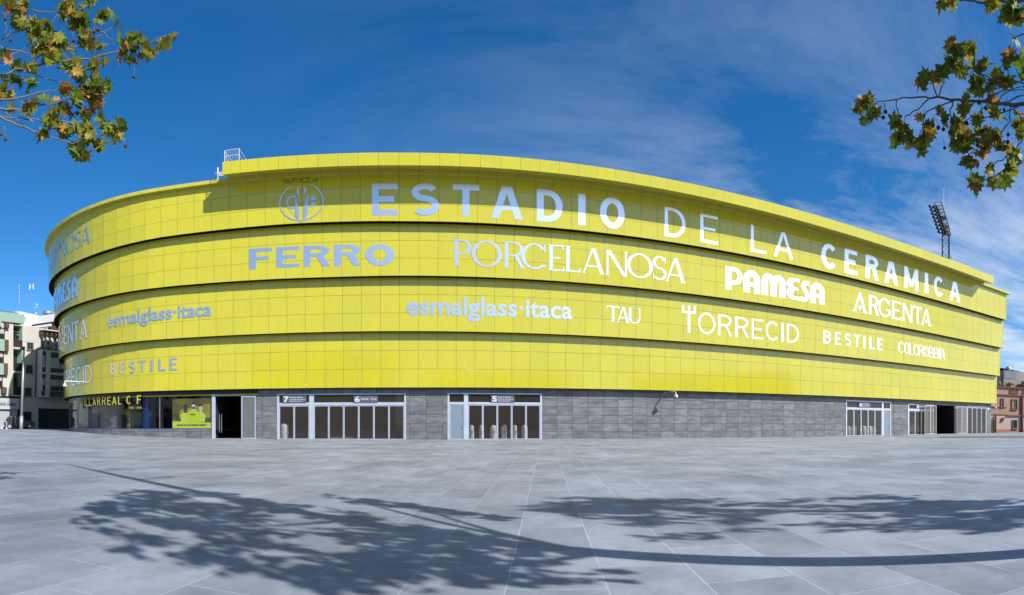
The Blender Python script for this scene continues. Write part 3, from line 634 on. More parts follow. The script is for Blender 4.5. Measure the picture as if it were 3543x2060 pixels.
def stone(a, b_, z0, z1a, z1b):
    sw.poly([wall(a,0,0,z0), wall(b_,0,0,z0), wall(b_,0,0,z1b), wall(a,0,0,z1a)], 0, [(a/SW,(z0+.08)/SH),(b_/SW,(z0+.08)/SH),(b_/SW,(z1b+.08)/SH),(a/SW,(z1a+.08)/SH)])
for i in range(len(marks)-1):
    a, b_ = marks[i], marks[i+1]; mid = (a+b_)/2; cut = None
    for o in openings:
        if o[0]-1e-6 <= mid <= o[1]+1e-6: cut = o
    ta, tb = zb1(a)+.1, zb1(b_)+.1
    if cut is None: stone(a, b_, -.5, ta, tb)
    else:
        if cut[2] > -.2: stone(a, b_, -.5, cut[2], cut[2])
        stone(a, b_, cut[3], ta, tb)
for s, z1_ in [(o[0], o[3]) for o in openings[1:]]+[(o[1], o[3]) for o in openings[1:]]:
    a0, a1 = wall(s,0,0,-.3), wall(s,0,-.35,-.3); b0, b1 = wall(s,0,-.35,z1_), wall(s,0,0,z1_)
    sw.poly([a0,a1,b0,b1], 0, [(0,0),(.3,0),(.3,4),(0,4)])
for o in openings[1:]:
    sw.poly([wall(o[0],0,0,o[3]), wall(o[1],0,0,o[3]), wall(o[1],0,-.35,o[3]), wall(o[0],0,-.35,o[3])], 0, [(0,0),(4,0),(4,.3),(0,.3)])
e0, e1 = frame_pt(SEND-.55,D0,-.5), frame_pt(SEND-.55,D0+34,-.5)
sw.poly([e0,e1,(e1.x,e1.y,4.3),(e0.x,e0.y,4.3)], 0, [(0,0),(34,0),(34,4.8),(0,4.8)])
sw.build('stone_wall', STONE, stadium)

FP = lambda s, d, z: frame_pt(s, D0+d, z)          # d metres behind the stone face
def room(s0, s1, z0, z1, depth, mat, name='lobby_walls'):
    m = MB()
    m.poly([FP(s0,depth,z0),FP(s1,depth,z0),FP(s1,depth,z1),FP(s0,depth,z1)])
    m.poly([FP(s0,.12,z0),FP(s0,depth,z0),FP(s0,depth,z1),FP(s0,.12,z1)]); m.poly([FP(s1,.12,z0),FP(s1,depth,z0),FP(s1,depth,z1),FP(s1,.12,z1)])
    m.poly([FP(s0,.12,z0),FP(s1,.12,z0),FP(s1,depth,z0),FP(s0,depth,z0)]); m.poly([FP(s0,.12,z1),FP(s1,.12,z1),FP(s1,depth,z1),FP(s0,depth,z1)])
    return m.build(name, mat, stadium)
def leaf(ent, s0, s1, z0, z1, d, glass=GLASS, fw=.055, handle=False):
    m = MB(); P = FP
    m.box(P,s0,s0+fw,d,d+.05,z0,z1); m.box(P,s1-fw,s1,d,d+.05,z0,z1)
    m.box(P,s0+fw,s1-fw,d+.002,d+.048,z0,z0+fw); m.box(P,s0+fw,s1-fw,d+.002,d+.048,z1-fw,z1)
    for zq in (.12,.5,.88): m.box(P,s0-.012,s0+.012,d-.02,d,z0+(z1-z0)*zq-.05,z0+(z1-z0)*zq+.05)
    if handle: m.box(P,s1-fw-.03,s1-fw+.02,d-.05,d-.02,z0+.95,z0+1.1)
    m.poly([P(s0+fw,d+.025,z0+fw),P(s1-fw,d+.025,z0+fw),P(s1-fw,d+.025,z1-fw),P(s0+fw,d+.025,z1-fw)], 1)
    return m.build('door_leaf', [ALU, glass], ent)
def sign(ent, s0, s1, z0, z1, d, num, lines, numfrac=.26):
    b_ = MB(); b_.box(FP,s0,s1,d,d+.04,z0,z1); o = b_.build('entrance_sign', SIGNB, ent)
    t = MB(); H = z1-z0; w = (s1-s0)
    for pg in fit_text(num, s0+w*.05, s0+w*numfrac, z0+H*.1, z0+H*.92, off=.03): t.poly([FP(p[0], d-.004, p[1]) for p in pg])
    if lines:
        n = len(lines); lh = (H*.86)/n if n > 1 else H*.42
        for i, L in enumerate(lines):
            zt_ = z1-H*.08-i*lh if n > 1 else z1-H*.27
            wl_ = w*(1-numfrac-.09)*min(1, len(L)/max(len(q) for q in lines))
            for pg in fit_text(L, s0+w*(numfrac+.04), s0+w*(numfrac+.04)+wl_, zt_-lh*.78, zt_, off=.004): t.poly([FP(p[0], d-.004, p[1]) for p in pg])
    t.build('sign_lettering', WHITE, ent)
def entrance(label, sl_, sr_, zt_, bays, ztr0, ztr1, zlf):
    """A glazed entrance: bays = (s0, s1, leaves, kind). Frame mesh first, its leaves and signs below it."""
    m = MB(); d0, d1 = -.03, .09
    m.box(FP,sl_+.003,sr_-.003,d0-.03,d1,zt_-.10,zt_-.003)
    edges = [sl_+.003]+[e for b_ in bays for e in b_[:2]]+[sr_-.003]
    for i in range(0, len(edges), 2):
        if edges[i+1]-edges[i] > .01: m.box(FP,edges[i],edges[i+1],d0,d1,-.25,zt_-.10)
    for s0, s1, nl, kind in bays: m.box(FP,s0,s1,d0+.003,d1-.003,zlf+.02,ztr0)
    e = m.build('entrance', ALU, stadium); tag(e, label)
    for s0, s1, nl, kind in bays:
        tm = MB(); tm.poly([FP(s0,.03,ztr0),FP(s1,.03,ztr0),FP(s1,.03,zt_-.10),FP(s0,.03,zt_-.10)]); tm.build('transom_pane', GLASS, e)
        w = (s1-s0)/nl
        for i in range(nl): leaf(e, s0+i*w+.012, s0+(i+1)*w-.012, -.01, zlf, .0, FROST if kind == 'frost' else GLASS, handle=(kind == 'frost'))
    return e
S7 = lambda x: sx_(SC7(x)); Z7 = lambda x, y: zz_(SC7(x), S7Y(y))
zl7, zt7 = Z7(600,178), Z7(600,152)
ent7 = entrance('wide pale metal glazed entrance beside the shop door, signs 7 and 6', ent7_l, ent7_r, z7, [(S7(158),S7(408),2,'g'),(S7(447),S7(1196),6,'g')], zt7, z7, zl7)
sign(ent7, S7(187), S7(385), Z7(280,157), Z7(280,97), -.07, '7', ['Fondo Sur Cubierto','Fondo Sur Descubierto','Esquina Fondo Sur'])
sign(ent7, S7(776), S7(978), Z7(870,155), Z7(870,97), -.07, '6', ['Salida / Exit'])
room(ent7_l, ent7_r, -.02, z7+.3, 5.0, ROOM)
zl5, zt5 = Z7(1950,172), Z7(1950,150)
ent5 = entrance('pale metal glazed entrance with a frosted side door, sign 5', ent5_l, ent5_r, z5, [(S7(1572),S7(1692),1,'frost'),(S7(1728),S7(2325),5,'g')], zt5, z5, zl5)
sign(ent5, S7(1915), S7(2110), Z7(2010,153), Z7(2010,95), -.07, '5', ['Fondo Sur Cubierto','Fondo Sur Descubierto','Fondo Sur Lateral'])
room(ent5_l, ent5_r, -.02, z5+.3, 5.0, ROOM)
S4 = lambda x: sx_(SR(x)); Z4 = lambda x, y: zz_(SR(x), SRY(y))
ent4 = entrance('white glazed entrance with a frosted door on its right, sign 4', ent4_l, ent4_r, z4, [(S4(570),S4(955),5,'g'),(S4(975),S4(1047),1,'frost')], Z4(760,196), z4, Z4(760,216))
sign(ent4, S4(697), S4(828), Z4(760,195), Z4(760,140), -.07, '4', ['Fondo Sur Cubierto','Fondo Sur Descubierto','Lateral Fondo Sur'])
room(ent4_l, ent4_r, -.06, z4+.3, 5.0, ROOM)
s3m = S4(1525)
ent3 = entrance('white glazed entrance left of the dark open gateway, sign 3', ent3_l, s3m, z3, [(S4(1255),s3m-.08,4,'g')], Z4(1320,207), z3, Z4(1320,230))
sign(ent3, S4(1328), S4(1450), Z4(1370,208), Z4(1370,160), -.07, '3', ['Salida / Exit'])
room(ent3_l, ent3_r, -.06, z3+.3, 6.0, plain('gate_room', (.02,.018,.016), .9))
def swung(s0, d0_, s1, d1_, z0, z1, n, label):
    """A pair of glazed leaves swung open in front of the wall."""
    m = MB(); a, b_ = FP(s0,-d0_,0), FP(s1,-d1_,0); t = (b_-a).normalized(); nn = Vector((t.y,-t.x,0)); Lh = (b_-a).length; fw = .06
    P = lambda u, d, z: Vector((a.x+t.x*u+nn.x*d, a.y+t.y*u+nn.y*d, z))
    for i in range(n):
        u0, u1 = Lh*i/n+.01, Lh*(i+1)/n-.01
        m.box(P,u0,u0+fw,0,.05,z0,z1,0); m.box(P,u1-fw,u1,0,.05,z0,z1,0); m.box(P,u0+fw,u1-fw,.002,.048,z0,z0+fw,0); m.box(P,u0+fw,u1-fw,.002,.048,z1-fw,z1,0)
        m.box(P,u0-.02,u0,.005,.055,z0,z1,2)
        m.poly([P(u0+fw,.025,z0+fw),P(u1-fw,.025,z0+fw),P(u1-fw,.025,z1-fw),P(u0+fw,.025,z1-fw)],1)
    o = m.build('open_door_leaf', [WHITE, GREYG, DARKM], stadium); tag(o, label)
zo = Z4(1450,172)
swung(S4(1400), .35, S4(1530), .35, .06, zo, 2, 'pair of open glass leaves folded back left of the dark gateway')
swung(S4(1757), .30, S4(1868), .30, .06, Z4(1800,182), 2, 'pair of open glass leaves folded back right of the dark gateway')
t2 = MB()
for pg in fit_text('2', S4(1762), S4(1780), Z4(1770,205), Z4(1770,168), off=.03): t2.poly([FP(p[0], -.03, p[1]) for p in pg])
tag(t2.build('sign_lettering', WHITE, stadium), 'white number 2 half hidden behind the open leaves')
ent1 = entrance('white glazed entrance of four leaves at the right end', ent1_l, ent1_r, z1, [(ent1_l+.12,ent1_r-.12,4,'g')], Z4(2000,192), z1, Z4(2000,197))
sign(ent1, S4(2112), S4(2158), Z4(2120,226), Z4(2120,192), -.05, '1', ['A'], numfrac=.45)
room(ent1_l, ent1_r, -.06, z1+.3, 4.0, plain('grey_room', (.16,.155,.15), .9, noise=.3, nscale=1.5))

# ------------------------------------------------------------------ club shop on the corner
def shop_pt(s, off, z): return wall(s, 0, off, z)
def strip(m, s0, s1, off0, z0, off1, z1, mi=0, step=.7):
    n = max(1, int((s1-s0)/step))
    for i in range(n):
        a, b_ = s0+(s1-s0)*i/n, s0+(s1-s0)*(i+1)/n
        m.poly([wall(a,0,off0,z0), wall(b_,0,off0,z0), wall(b_,0,off1,z1), wall(a,0,off1,z1)], mi)
nb = MB(); strip(nb, shop_l-.5, sx_(SHX(2328)), .06, STRIPE1, .06, 3.93); strip(nb, shop_l-.5, sx_(SHX(2328)), .06, STRIPE1, -.2, STRIPE1)
tag(nb.build('fascia_band', NAVY, stadium), 'navy band above the shop windows')
yb = MB(); strip(yb, shop_l-.5, sx_(SHX(2328)), .05, STRIPE0, .05, STRIPE1-.004); strip(yb, shop_l-.5, sx_(SHX(2328)), .05, STRIPE0, -.2, STRIPE0)
tag(yb.build('fascia_stripe', SHOPY, stadium), 'thin yellow stripe above the shop windows')
gl = MB(); strip(gl, shop_l, shop_r, -.04, SILL+.06, -.04, STRIPE0); tag(gl.build('shop_window', SHOPG, stadium), 'curved dark shop window')
bl = MB(); strip(bl, shop_l, shop_r, .01, SILL, .01, SILL+.065); strip(bl, shop_l, shop_r, .01, SILL+.065, -.2, SILL+.065); bl.build('window_sill', BLUE, stadium)
inn = MB(); strip(inn, shop_l-8, shop_r+4, -5.5, -.2, -5.5, 3.95, 0, 1.0); strip(inn, shop_l-8, shop_r+4, -.25, SILL-.05, -5.5, SILL-.05, 0, 1.0); strip(inn, shop_l-8, shop_r+4, -.25, 3.9, -5.5, 3.9, 0, 1.0)
inn.build('shop_walls', SHOPR, stadium)
fr = MB()
for s in (sx_(229), sx_(SHX(140)), sx_(SHX(1186))): strip(fr, s-.04, s+.04, .0, SILL+.07, .0, STRIPE0)
fr.build('window_mullion', GREYM, stadium)
# dark return of the corner, left of the shop window
dk = MB(); strip(dk, shop_l-9, shop_l-.02, .0, -.2, .0, 3.6); tag(dk.build('corner_panels', plain('corner_panel', (.045,.047,.05), .3), stadium), 'dark panels at the rounded corner')
# letters standing off the band
SH7 = sc(200,.17751); SHY7 = lambda y: 1300+y*.17751
lt = MB(); nn_ = 0
spec = list(zip('VILLARREALCF', [447,515,548,612,685,775,865,972,1065,1180,1345,1545], [502,526,602,668,745,833,942,1040,1145,1240,1425,1625]))
zlo = tab([(sx_(SH7(447)), hit(SH7(447),SHY7(604),0,.3)[1]),(sx_(SH7(1625)), hit(SH7(1625),SHY7(555),0,.3)[1])]); zhi = tab([(sx_(SH7(447)), hit(SH7(447),SHY7(455),0,.3)[1]),(sx_(SH7(1625)), hit(SH7(1625),SHY7(385),0,.3)[1])])
for ch, a, b_ in spec:
    s0, s1 = hit(SH7(a),1400,0,.3)[0], hit(SH7(b_),1400,0,.3)[0]; z0 = zlo(s0); H = zhi(s0)-z0
    for pg in glyph(ch, s1-s0, H, H*.145, H*.12):
        f_ = [wall(s0+p[0],0,.32+.001*(nn_ % 30),z0+p[1]) for p in pg]; bk = [wall(s0+p[0],0,.18,z0+p[1]) for p in pg]
        lt.poly(f_)
        for i in range(len(pg)):
            j = (i+1) % len(pg); lt.poly([bk[i], bk[j], f_[j], f_[i]], 1)
        nn_ += 1
tag(lt.build('shop_lettering', [plain('sign_yellow', (.80,.66,.04), .4), NAVY], stadium), 'raised yellow capitals over the shop window')
to = MB(); s0, s1 = sx_(SH7(1380)), sx_(SH7(1638))
for pg in fit_text('TIENDA OFICIAL', s0, s1, zz_(SH7(1500),SHY7(648)), zz_(SH7(1500),SHY7(607)), off=.01): to.poly([wall(p[0],0,-.02,p[1]) for p in pg])
tag(to.build('shop_lettering', plain('sign_yellow_small', (.75,.66,.05), .4), stadium), 'small yellow capitals on the shop glass')
ce = MB(); sc0, scz = hit(SH7(398),SHY7(545),0,.3); hz_ = (hit(SH7(398),SHY7(428),0,.3)[1]-hit(SH7(398),SHY7(655),0,.3)[1])/2; hw = (hit(SH7(432),1400,0,.3)[0]-hit(SH7(366),1400,0,.3)[0])/2
def disc(rx, rz, off, mi, cz=0.0, n=28):
    ce.poly([wall(sc0+rx*math.cos(2*math.pi*i/n),0,off,scz+cz+rz*math.sin(2*math.pi*i/n)) for i in range(n)], mi)
disc(hw, hz_*.82, .30, 0, -hz_*.15); disc(hw*.80, hz_*.68, .305, 1, -hz_*.15)
for pg in glyph('V', hw*1.0, hz_*1.0, hw*.25, .05): ce.poly([wall(sc0-hw*.5+p[0],0,.31,scz-hz_*.65+p[1]) for p in pg], 2)
for q in (-.6,-.3,0,.3,.6): ce.poly([wall(sc0+hw*(q-.16),0,.30,scz+hz_*.66), wall(sc0+hw*(q+.16),0,.30,scz+hz_*.66), wall(sc0+hw*q,0,.30,scz+hz_*1.0)], 2)
tag(ce.build('shop_crest', [plain('crest_rim', (.20,.17,.30), .4), plain('crest_red', (.48,.16,.06), .4), plain('crest_gold', (.68,.5,.05), .4)], stadium), 'round red and gold crest beside the shop lettering')
# shop door: frame, black opening and a glazed leaf swung outwards
dm = MB(); dw = sx_(SHX(1830))
zd = zz_(SHX(1950),SHY(135))
dm.box(FP,door_l+.01,dw,-.06,.1,-.2,zd+.12); dm.box(FP,dw,door_r,-.05,.1,zd,zd+.1); dm.box(FP,dw,door_r,-.05,.1,-.05,.03)
sd = dm.build('shop_door_frame', ALU, stadium)
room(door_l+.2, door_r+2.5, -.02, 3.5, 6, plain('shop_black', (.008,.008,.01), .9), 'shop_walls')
hb = MB()
for x in (1866, 1893): hb.tube([FP(sx_(SHX(x)),.25,.5), FP(sx_(SHX(x)),.25,2.0)], .02, 6)
tag(hb.build('door_handle', GREYM, stadium), 'tall steel pull bars in the shop doorway')
lf = MB(); s0, s1 = sx_(SHX(2140)), sx_(SHX(2305)); zt_ = zz_(SHX(2220),SHY(140)); fw = .07
P_ = lambda u, d, z: frame_pt(u, D0-.16+d, z)
lf.box(P_,s0,s0+fw,0,.05,.02,zt_); lf.box(P_,s1-fw,s1,0,.05,.02,zt_); lf.box(P_,s0+fw,s1-fw,.002,.048,.02,.02+fw); lf.box(P_,s0+fw,s1-fw,.002,.048,zt_-fw,zt_)
lf.poly([P_(s0+fw,.025,.02+fw),P_(s1-fw,.025,.02+fw),P_(s1-fw,.025,zt_-fw),P_(s0+fw,.025,zt_-fw)],1)
tag(lf.build('open_door_leaf', [ALU, plain('grey_pane', (.17,.18,.17), .15, noise=.12, nscale=1)], stadium), 'glazed shop door leaf folded flat against the stone')
# poster behind the glass
po = MB(); PX = lambda x: hit(580+x*.08876, 1430, 0)[0]; PZ = lambda x, y: hit(580+x*.08876, 1370+y*.08876, 0)[1]
def pp(pts, mi, lay):
    po.poly([wall(PX(x), 0, -.005+.0015*lay, PZ(1000, y)) for x, y in pts], mi)
def ell(cx, cy, rx, ry, n=20): return [(cx+rx*math.cos(2*math.pi*i/n), cy+ry*math.sin(2*math.pi*i/n)) for i in range(n)]
pp([(190,110),(1700,110),(1700,1050),(190,1050)], 0, 0); pp([(500,560),(1650,300),(1650,860),(420,860)], 1, 1)
pp([(190,990),(1705,1055),(1705,1285),(190,1285)], 2, 2)
for cx, top, w, sk, hair, cy in ((700,640,210,3,5,490),(1010,540,250,4,6,400),(1290,640,190,4,6,480)):
    pp([(cx-w*.8,1010),(cx-w,top+130),(cx-w*.35,top),(cx+w*.35,top),(cx+w,top+130),(cx+w*.8,1030)], 2 if cx != 1010 else 7, 3 if cx != 1010 else 5)
    lay = 6 if cx == 1010 else 4
    pp([(cx-45,cy+40),(cx+45,cy+40),(cx+55,top+30),(cx-55,top+30)], sk, lay); pp(ell(cx,cy,75,115), sk, lay+1)
    pp([(cx-80,cy-20),(cx-70,cy-110),(cx,cy-150),(cx+70,cy-110),(cx+80,cy-20),(cx+50,cy-70),(cx-50,cy-70)], hair, lay+2)
    if cx == 1010: pp([(cx-70,cy+20),(cx-40,cy+45),(cx+40,cy+45),(cx+70,cy+20),(cx+45,cy+110),(cx-45,cy+110)], hair, lay+3)
for tx_, x0, x1, y in (('#UNCOLORUNSENTIMENT',360,1540,1190),('PAMESA',870,1080,760)):
    fs = fit_text(tx_, x0, x1, 0, 1, off=.02, shear=.25)
    for pg in fs: po.poly([wall(PX(p[0]),0,.015,PZ(1000, y-p[1]*(80 if x0 < 500 else 50))) for p in pg], 6)
PM = [plain('poster_dark', (.09,.085,.02), .5, noise=.5, nscale=2), plain('poster_gold', (.24,.23,.03), .5, noise=.3, nscale=2), plain('poster_yellow', (.40,.52,.05), .5), plain('poster_brown', (.06,.03,.025), .5), plain('poster_skin', (.42,.38,.34), .5), plain('poster_hair_brown', (.02,.014,.012), .5), plain('poster_black', (.01,.01,.01), .5), plain('poster_lime', (.36,.50,.02), .5)]
tag(po.build('window_poster', PM, stadium), 'poster of three players in yellow shirts inside the shop window')

# inside the shop window: column, mannequin, and stand-ins for reflections in the glass
def boxthing(name, s0, s1, off0, off1, z0, z1, mat, label, cat, extra=None):
    m = MB(); c = [wall(s0,0,off0,z0),wall(s1,0,off0,z0),wall(s1,0,off1,z0),wall(s0,0,off1,z0),wall(s0,0,off0,z1),wall(s1,0,off0,z1),wall(s1,0,off1,z1),wall(s0,0,off1,z1)]
    m.hexa(c)
    if extra: extra(m)
    return tag(m.build(name, mat), label, cat)
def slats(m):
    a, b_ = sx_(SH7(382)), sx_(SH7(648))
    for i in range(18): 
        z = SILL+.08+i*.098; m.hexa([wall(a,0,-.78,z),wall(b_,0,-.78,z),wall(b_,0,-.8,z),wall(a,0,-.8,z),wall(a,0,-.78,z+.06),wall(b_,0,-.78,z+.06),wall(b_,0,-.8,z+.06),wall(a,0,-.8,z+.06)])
boxthing('shutter_reflection', sx_(SH7(380)), sx_(SH7(650)), -.8, -1.1, SILL, zz_(SH7(500),SHY7(700)), plain('slat_white', (.34,.40,.44), .5), 'pale slatted box standing in for a shutter reflected in the curved shop window', 'reflection', slats)  # added solid box for the street shutter mirrored in the pane
def bars(m):
    for i in range(14):
        a = sx_(SH7(775+i*18)); m.hexa([wall(a,0,-.72,SILL),wall(a+.05,0,-.72,SILL),wall(a+.05,0,-.76,SILL),wall(a,0,-.76,SILL),wall(a+.06,0,-.72,2.35),wall(a+.11,0,-.72,2.35),wall(a+.11,0,-.76,2.35),wall(a+.06,0,-.76,2.35)], 0)
m = MB(); bars(m); a, b_ = sx_(SH7(770)), sx_(SH7(1030)); m.hexa([wall(a,0,-.70,1.75),wall(b_,0,-.70,1.75),wall(b_,0,-.715,1.75),wall(a,0,-.715,1.75),wall(a,0,-.70,1.9),wall(b_,0,-.70,1.9),wall(b_,0,-.715,1.9),wall(a,0,-.715,1.9)])
tag(m.build('stripe_reflection', plain('stripe_white', (.48,.5,.52), .7)), 'white slanted bars standing in for a striped reflection in the shop window', 'reflection')  # added bars in place of a striped reflection on the glass
boxthing('wall_reflection', sx_(SH7(1100)), sx_(SH7(1570)), -2.2, -2.4, SILL+.25, zz_(SH7(1300),SHY7(712)), plain('panel_white', (.26,.25,.235), .6), 'plain white panel standing in for a reflected wall, behind the yellow mannequin', 'panel')  # added board for a pale wall mirrored in the window
boxthing('blue_column', sx_(SH7(1590)), sx_(SHX(1015)), -.5, -1.0, SILL, 3.4, BLUE, 'bright blue column inside the shop window', 'column')
mq = MB(); s_m = sx_(SH7(1215)); mc = wall(s_m,0,-1.1,SILL)
def mqp(du, z): return wall(s_m+du,0,-1.1,SILL+z)
mq.tube([mqp(0,.95),mqp(0,1.1),mqp(0,1.35),mqp(0,1.52),mqp(0,1.6),mqp(0,1.63)],[.16,.15,.19,.17,.08,.06],10,0)
mq.tube([mqp(-.1,.0),mqp(-.1,.25),mqp(-.1,.5)],[.05,.07,.07],8,0); mq.tube([mqp(.1,.0),mqp(.1,.25),mqp(.1,.5)],[.05,.07,.07],8,0)
mq.tube([mqp(-.09,.5),mqp(-.09,.75),mqp(-.05,.97)],[.09,.10,.11],8,1); mq.tube([mqp(.09,.5),mqp(.09,.75),mqp(.05,.97)],[.09,.10,.11],8,1)
mq.tube([mqp(-.18,1.5),mqp(-.26,1.25),mqp(-.24,.95)],[.07,.055,.04],8,0); mq.tube([mqp(.18,1.5),mqp(.26,1.25),mqp(.24,.95)],[.07,.055,.04],8,0)
mq.ball(mqp(0,1.75),.11,2,10,7,(.85,.9,1.15)); mq.box(lambda u,d,z: wall(s_m+u,0,-1.1-d,z),-.25,.25,-.2,.2,SILL-.02,SILL,2)
tag(mq.build('mannequin', [plain('mannequin_yellow', (.55,.52,.03), .7), plain('mannequin_shorts', (.25,.28,.36), .7), plain('mannequin_head', (.05,.05,.05), .5)], smooth_shade=True), 'mannequin dressed in a yellow kit behind the shop glass', 'mannequin')

# ------------------------------------------------------------------ turnstiles wrapped in plastic behind the glazed entrances
def turnstile(s, d, w, h, label, group, logo):
    root = empty('turnstile', FP(s, d, -.02), label, 'turnstile', group)
    m = MB(); n = 12; prof = [(0,1.0),(.25,1.04),(.6,1.02),(.85,.98),(.93,.9),(1.0,.55)]
    rows = []
    for zf, k in prof:
        row = []
        for i in range(n):
            a = 2*math.pi*i/n; ca, sa = math.cos(a), math.sin(a); rr = (abs(ca)**4+abs(sa)**4)**-.25*k*(1+.05*random.uniform(-1,1))
            row.append(FP(s+w/2*rr*ca, d+.35*rr*sa, -.02+h*zf+.015*random.uniform(-1,1)))
        rows.append(row)
    for i in range(len(rows)-1):
        for j in range(n): m.poly([rows[i][j],rows[i][(j+1)%n],rows[i+1][(j+1)%n],rows[i+1][j]])
    m.poly(rows[-1]); m.build('plastic_cover', PLASTIC, root, True, True)
    if logo:
        e = MB(); zc = h*.52
        for pg in ring(0,0,.09,.09,.028,.028,0,360,16): e.poly([FP(s+p[0], d-.41, zc+p[1]) for p in pg])
        for i in range(8):
            a = i*math.pi/4; e.poly([FP(s+.085*math.cos(a-.2),d-.411,zc+.085*math.sin(a-.2)),FP(s+.12*math.cos(a),d-.411,zc+.12*math.sin(a)),FP(s+.085*math.cos(a+.2),d-.411,zc+.085*math.sin(a+.2))])
        e.poly([FP(s-.09,d-.411,zc-.2),FP(s+.09,d-.411,zc-.2),FP(s+.09,d-.411,zc-.17),FP(s-.09,d-.411,zc-.17)])
        e.build('ball_emblem', DARKM, root)
    return root
h5 = Z7(1950,338)
for i, (x, w) in enumerate(((1757,38),(1840,32),(1938,42),(2027,34),(2117,34),(2200,40))):
    turnstile(S7(x)*1.012, .75, w*.0102*1.05, h5, ('leftmost wrapped turnstile behind entrance 5','second wrapped turnstile from the left behind entrance 5','third wrapped turnstile, widest, behind entrance 5','fourth wrapped turnstile from the left behind entrance 5','fifth wrapped turnstile, narrow, behind entrance 5','rightmost wrapped turnstile behind entrance 5')[i], 'plastic wrapped turnstiles', True)
turnstile(S7(190)*1.005, .75, .55, Z7(190,328), 'wide wrapped turnstile behind the left leaf of entrance 7', 'plastic wrapped turnstiles', False)
for i, x in enumerate((612,680,790,855,900)):
    turnstile(S4(x)*1.004, .75, .62 if i < 4 else .3, Z4(x,393), ('leftmost wrapped turnstile behind entrance 4','second wrapped turnstile from the left behind entrance 4','third wrapped turnstile from the left behind entrance 4','fourth wrapped turnstile from the left behind entrance 4','rightmost slim wrapped turnstile behind entrance 4')[i], 'plastic wrapped turnstiles', False)
st3 = MB()
for i in range(4): st3.box(FP, S4(1262)+i*.33, S4(1262)+1.5, 1.2, 2.2, -.05+i*.17, .12+i*.17)
tag(st3.build('step_unit', plain('step_cream', (.5,.48,.4), .6)), 'pale stepped block behind the glass of entrance 3', 'steps')
yl = MB(); yl.lathe(FP(S4(1375),1.4,-.05), [(.36,0),(.4,.2),(.4,1.0),(.34,1.15),(.1,1.25),(0,1.25)], 14)
tag(yl.build('waste_bin', plain('bin_yellow', (.5,.38,.04), .5)), 'yellow bin behind the glass of entrance 3', 'bin')
gp = MB(); gp.box(FP, S4(1605), S4(1690), 5.8, 5.9, .95, 2.35, 0); gp.box(FP, S4(1628), S4(1668), 5.77, 5.8, 1.5, 1.9, 1)
tag(gp.build('wall_board', [plain('board_blue', (.35,.42,.52), .5), DARKM]), 'pale board on the back wall of the dark gateway', 'board')
pb = MB(); pb.box(FP, S7(580)*1.05, S7(775)*1.05, 2.2, 2.8, -.02, .16); tag(pb.build('pallet', plain('pallet_wood', (.22,.15,.10), .8)), 'low tan pallet on the floor behind entrance 6', 'pallet')

# ------------------------------------------------------------------ security cameras
def dome_camera(p0, dirv, L, label, r=.13, drop=.18):
    root = empty('security_camera', p0, label, 'camera', 'white dome cameras on arms'); m = MB()
    p0 = Vector(p0); p1 = p0+dirv*(L-.12); p2 = p0+dirv*L+Vector((0,0,-.1)); p3 = p2+Vector((0,0,-drop))
    m.tube([p0,p1,p0+dirv*(L-.03)+Vector((0,0,-.03)),p2,p3],.05,8); m.ball(p0,.09,0,8,5)
    m.build('arm', WHITE, root, True)
    h = MB(); h.lathe(p3+Vector((0,0,-.28)), [(.0,.30),(r*.5,.28),(r*.75,.2),(r,.08),(r,0)], 14); h.build('housing', WHITE, root, True)
    d = MB(); d.lathe(p3+Vector((0,0,-.28)), [(r*.8,0),(r*.7,-.07),(r*.4,-.12),(0,-.14)], 14); d.build('dome', DARKM, root, True)
sA, zA = hit(2300.5, 1356, 0); dome_camera(wall(sA,0,.0,zA-.05), (-NW*.93+TW*.36).normalized(), 1.25, 'white dome camera over the plain stone wall right of entrance 5', .19, .1)
sB, zB = hit(290, 1322, 1); pB = wall(sB,1,0,zB); eB = wall(sB,1,1,zB); dome_camera(pB, (eB-pB).normalized(), 2.0, 'white dome camera on a long arm at the rounded corner', .17, .1)
sC, zC = hit(3432, 1402, 0); dome_camera(frame_pt(SEND-.55, D0+.3, zC), TW, 1.6, 'white dome camera at the right end of the stone wall', .2, .1)

# ------------------------------------------------------------------ on the roof
def cage(s0, s1, d0_, d1_, z0, h, name, label, mesh_=True):
    m = MB(); P = lambda s, d, z: frame_pt(s, d, z); r = .028
    for s in (s0, s1):
        for d in (d0_, d1_): m.tube([P(s,d,z0),P(s,d,z0+h)], r, 6)
    for z in (z0+h, z0+h*.5):
        for a, b_ in (((s0,d0_),(s1,d0_)),((s1,d0_),(s1,d1_)),((s1,d1_),(s0,d1_)),((s0,d1_),(s0,d0_))): m.tube([P(*a,z),P(*b_,z)], r*.8, 6)
    m.tube([P(s0,d0_,z0+h),P(s0,d1_,z0)], r*.6, 5); m.tube([P(s1,d0_,z0),P(s1,d1_,z0+h)], r*.6, 5)
    if mesh_:
        for i in range(1, 7): m.tube([P(s0+(s1-s0)*i/7,d0_,z0),P(s0+(s1-s0)*i/7,d0_,z0+h)], .005, 4)
    o = m.build(name, WHITE, stadium); tag(o, label); return o
zc0 = zft(-13)+.02
cage(-13.35, -12.25, DW[4]-1.75, DW[4]+.4, zc0, .84, 'roof_railing', 'white railed cage at the left end of the roof fascia')
cage(55.5, 59.5, DW[4]-.9, DW[4]+.8, zft(57), .95, 'roof_railing', 'small white truss at the right end of the roof', False)
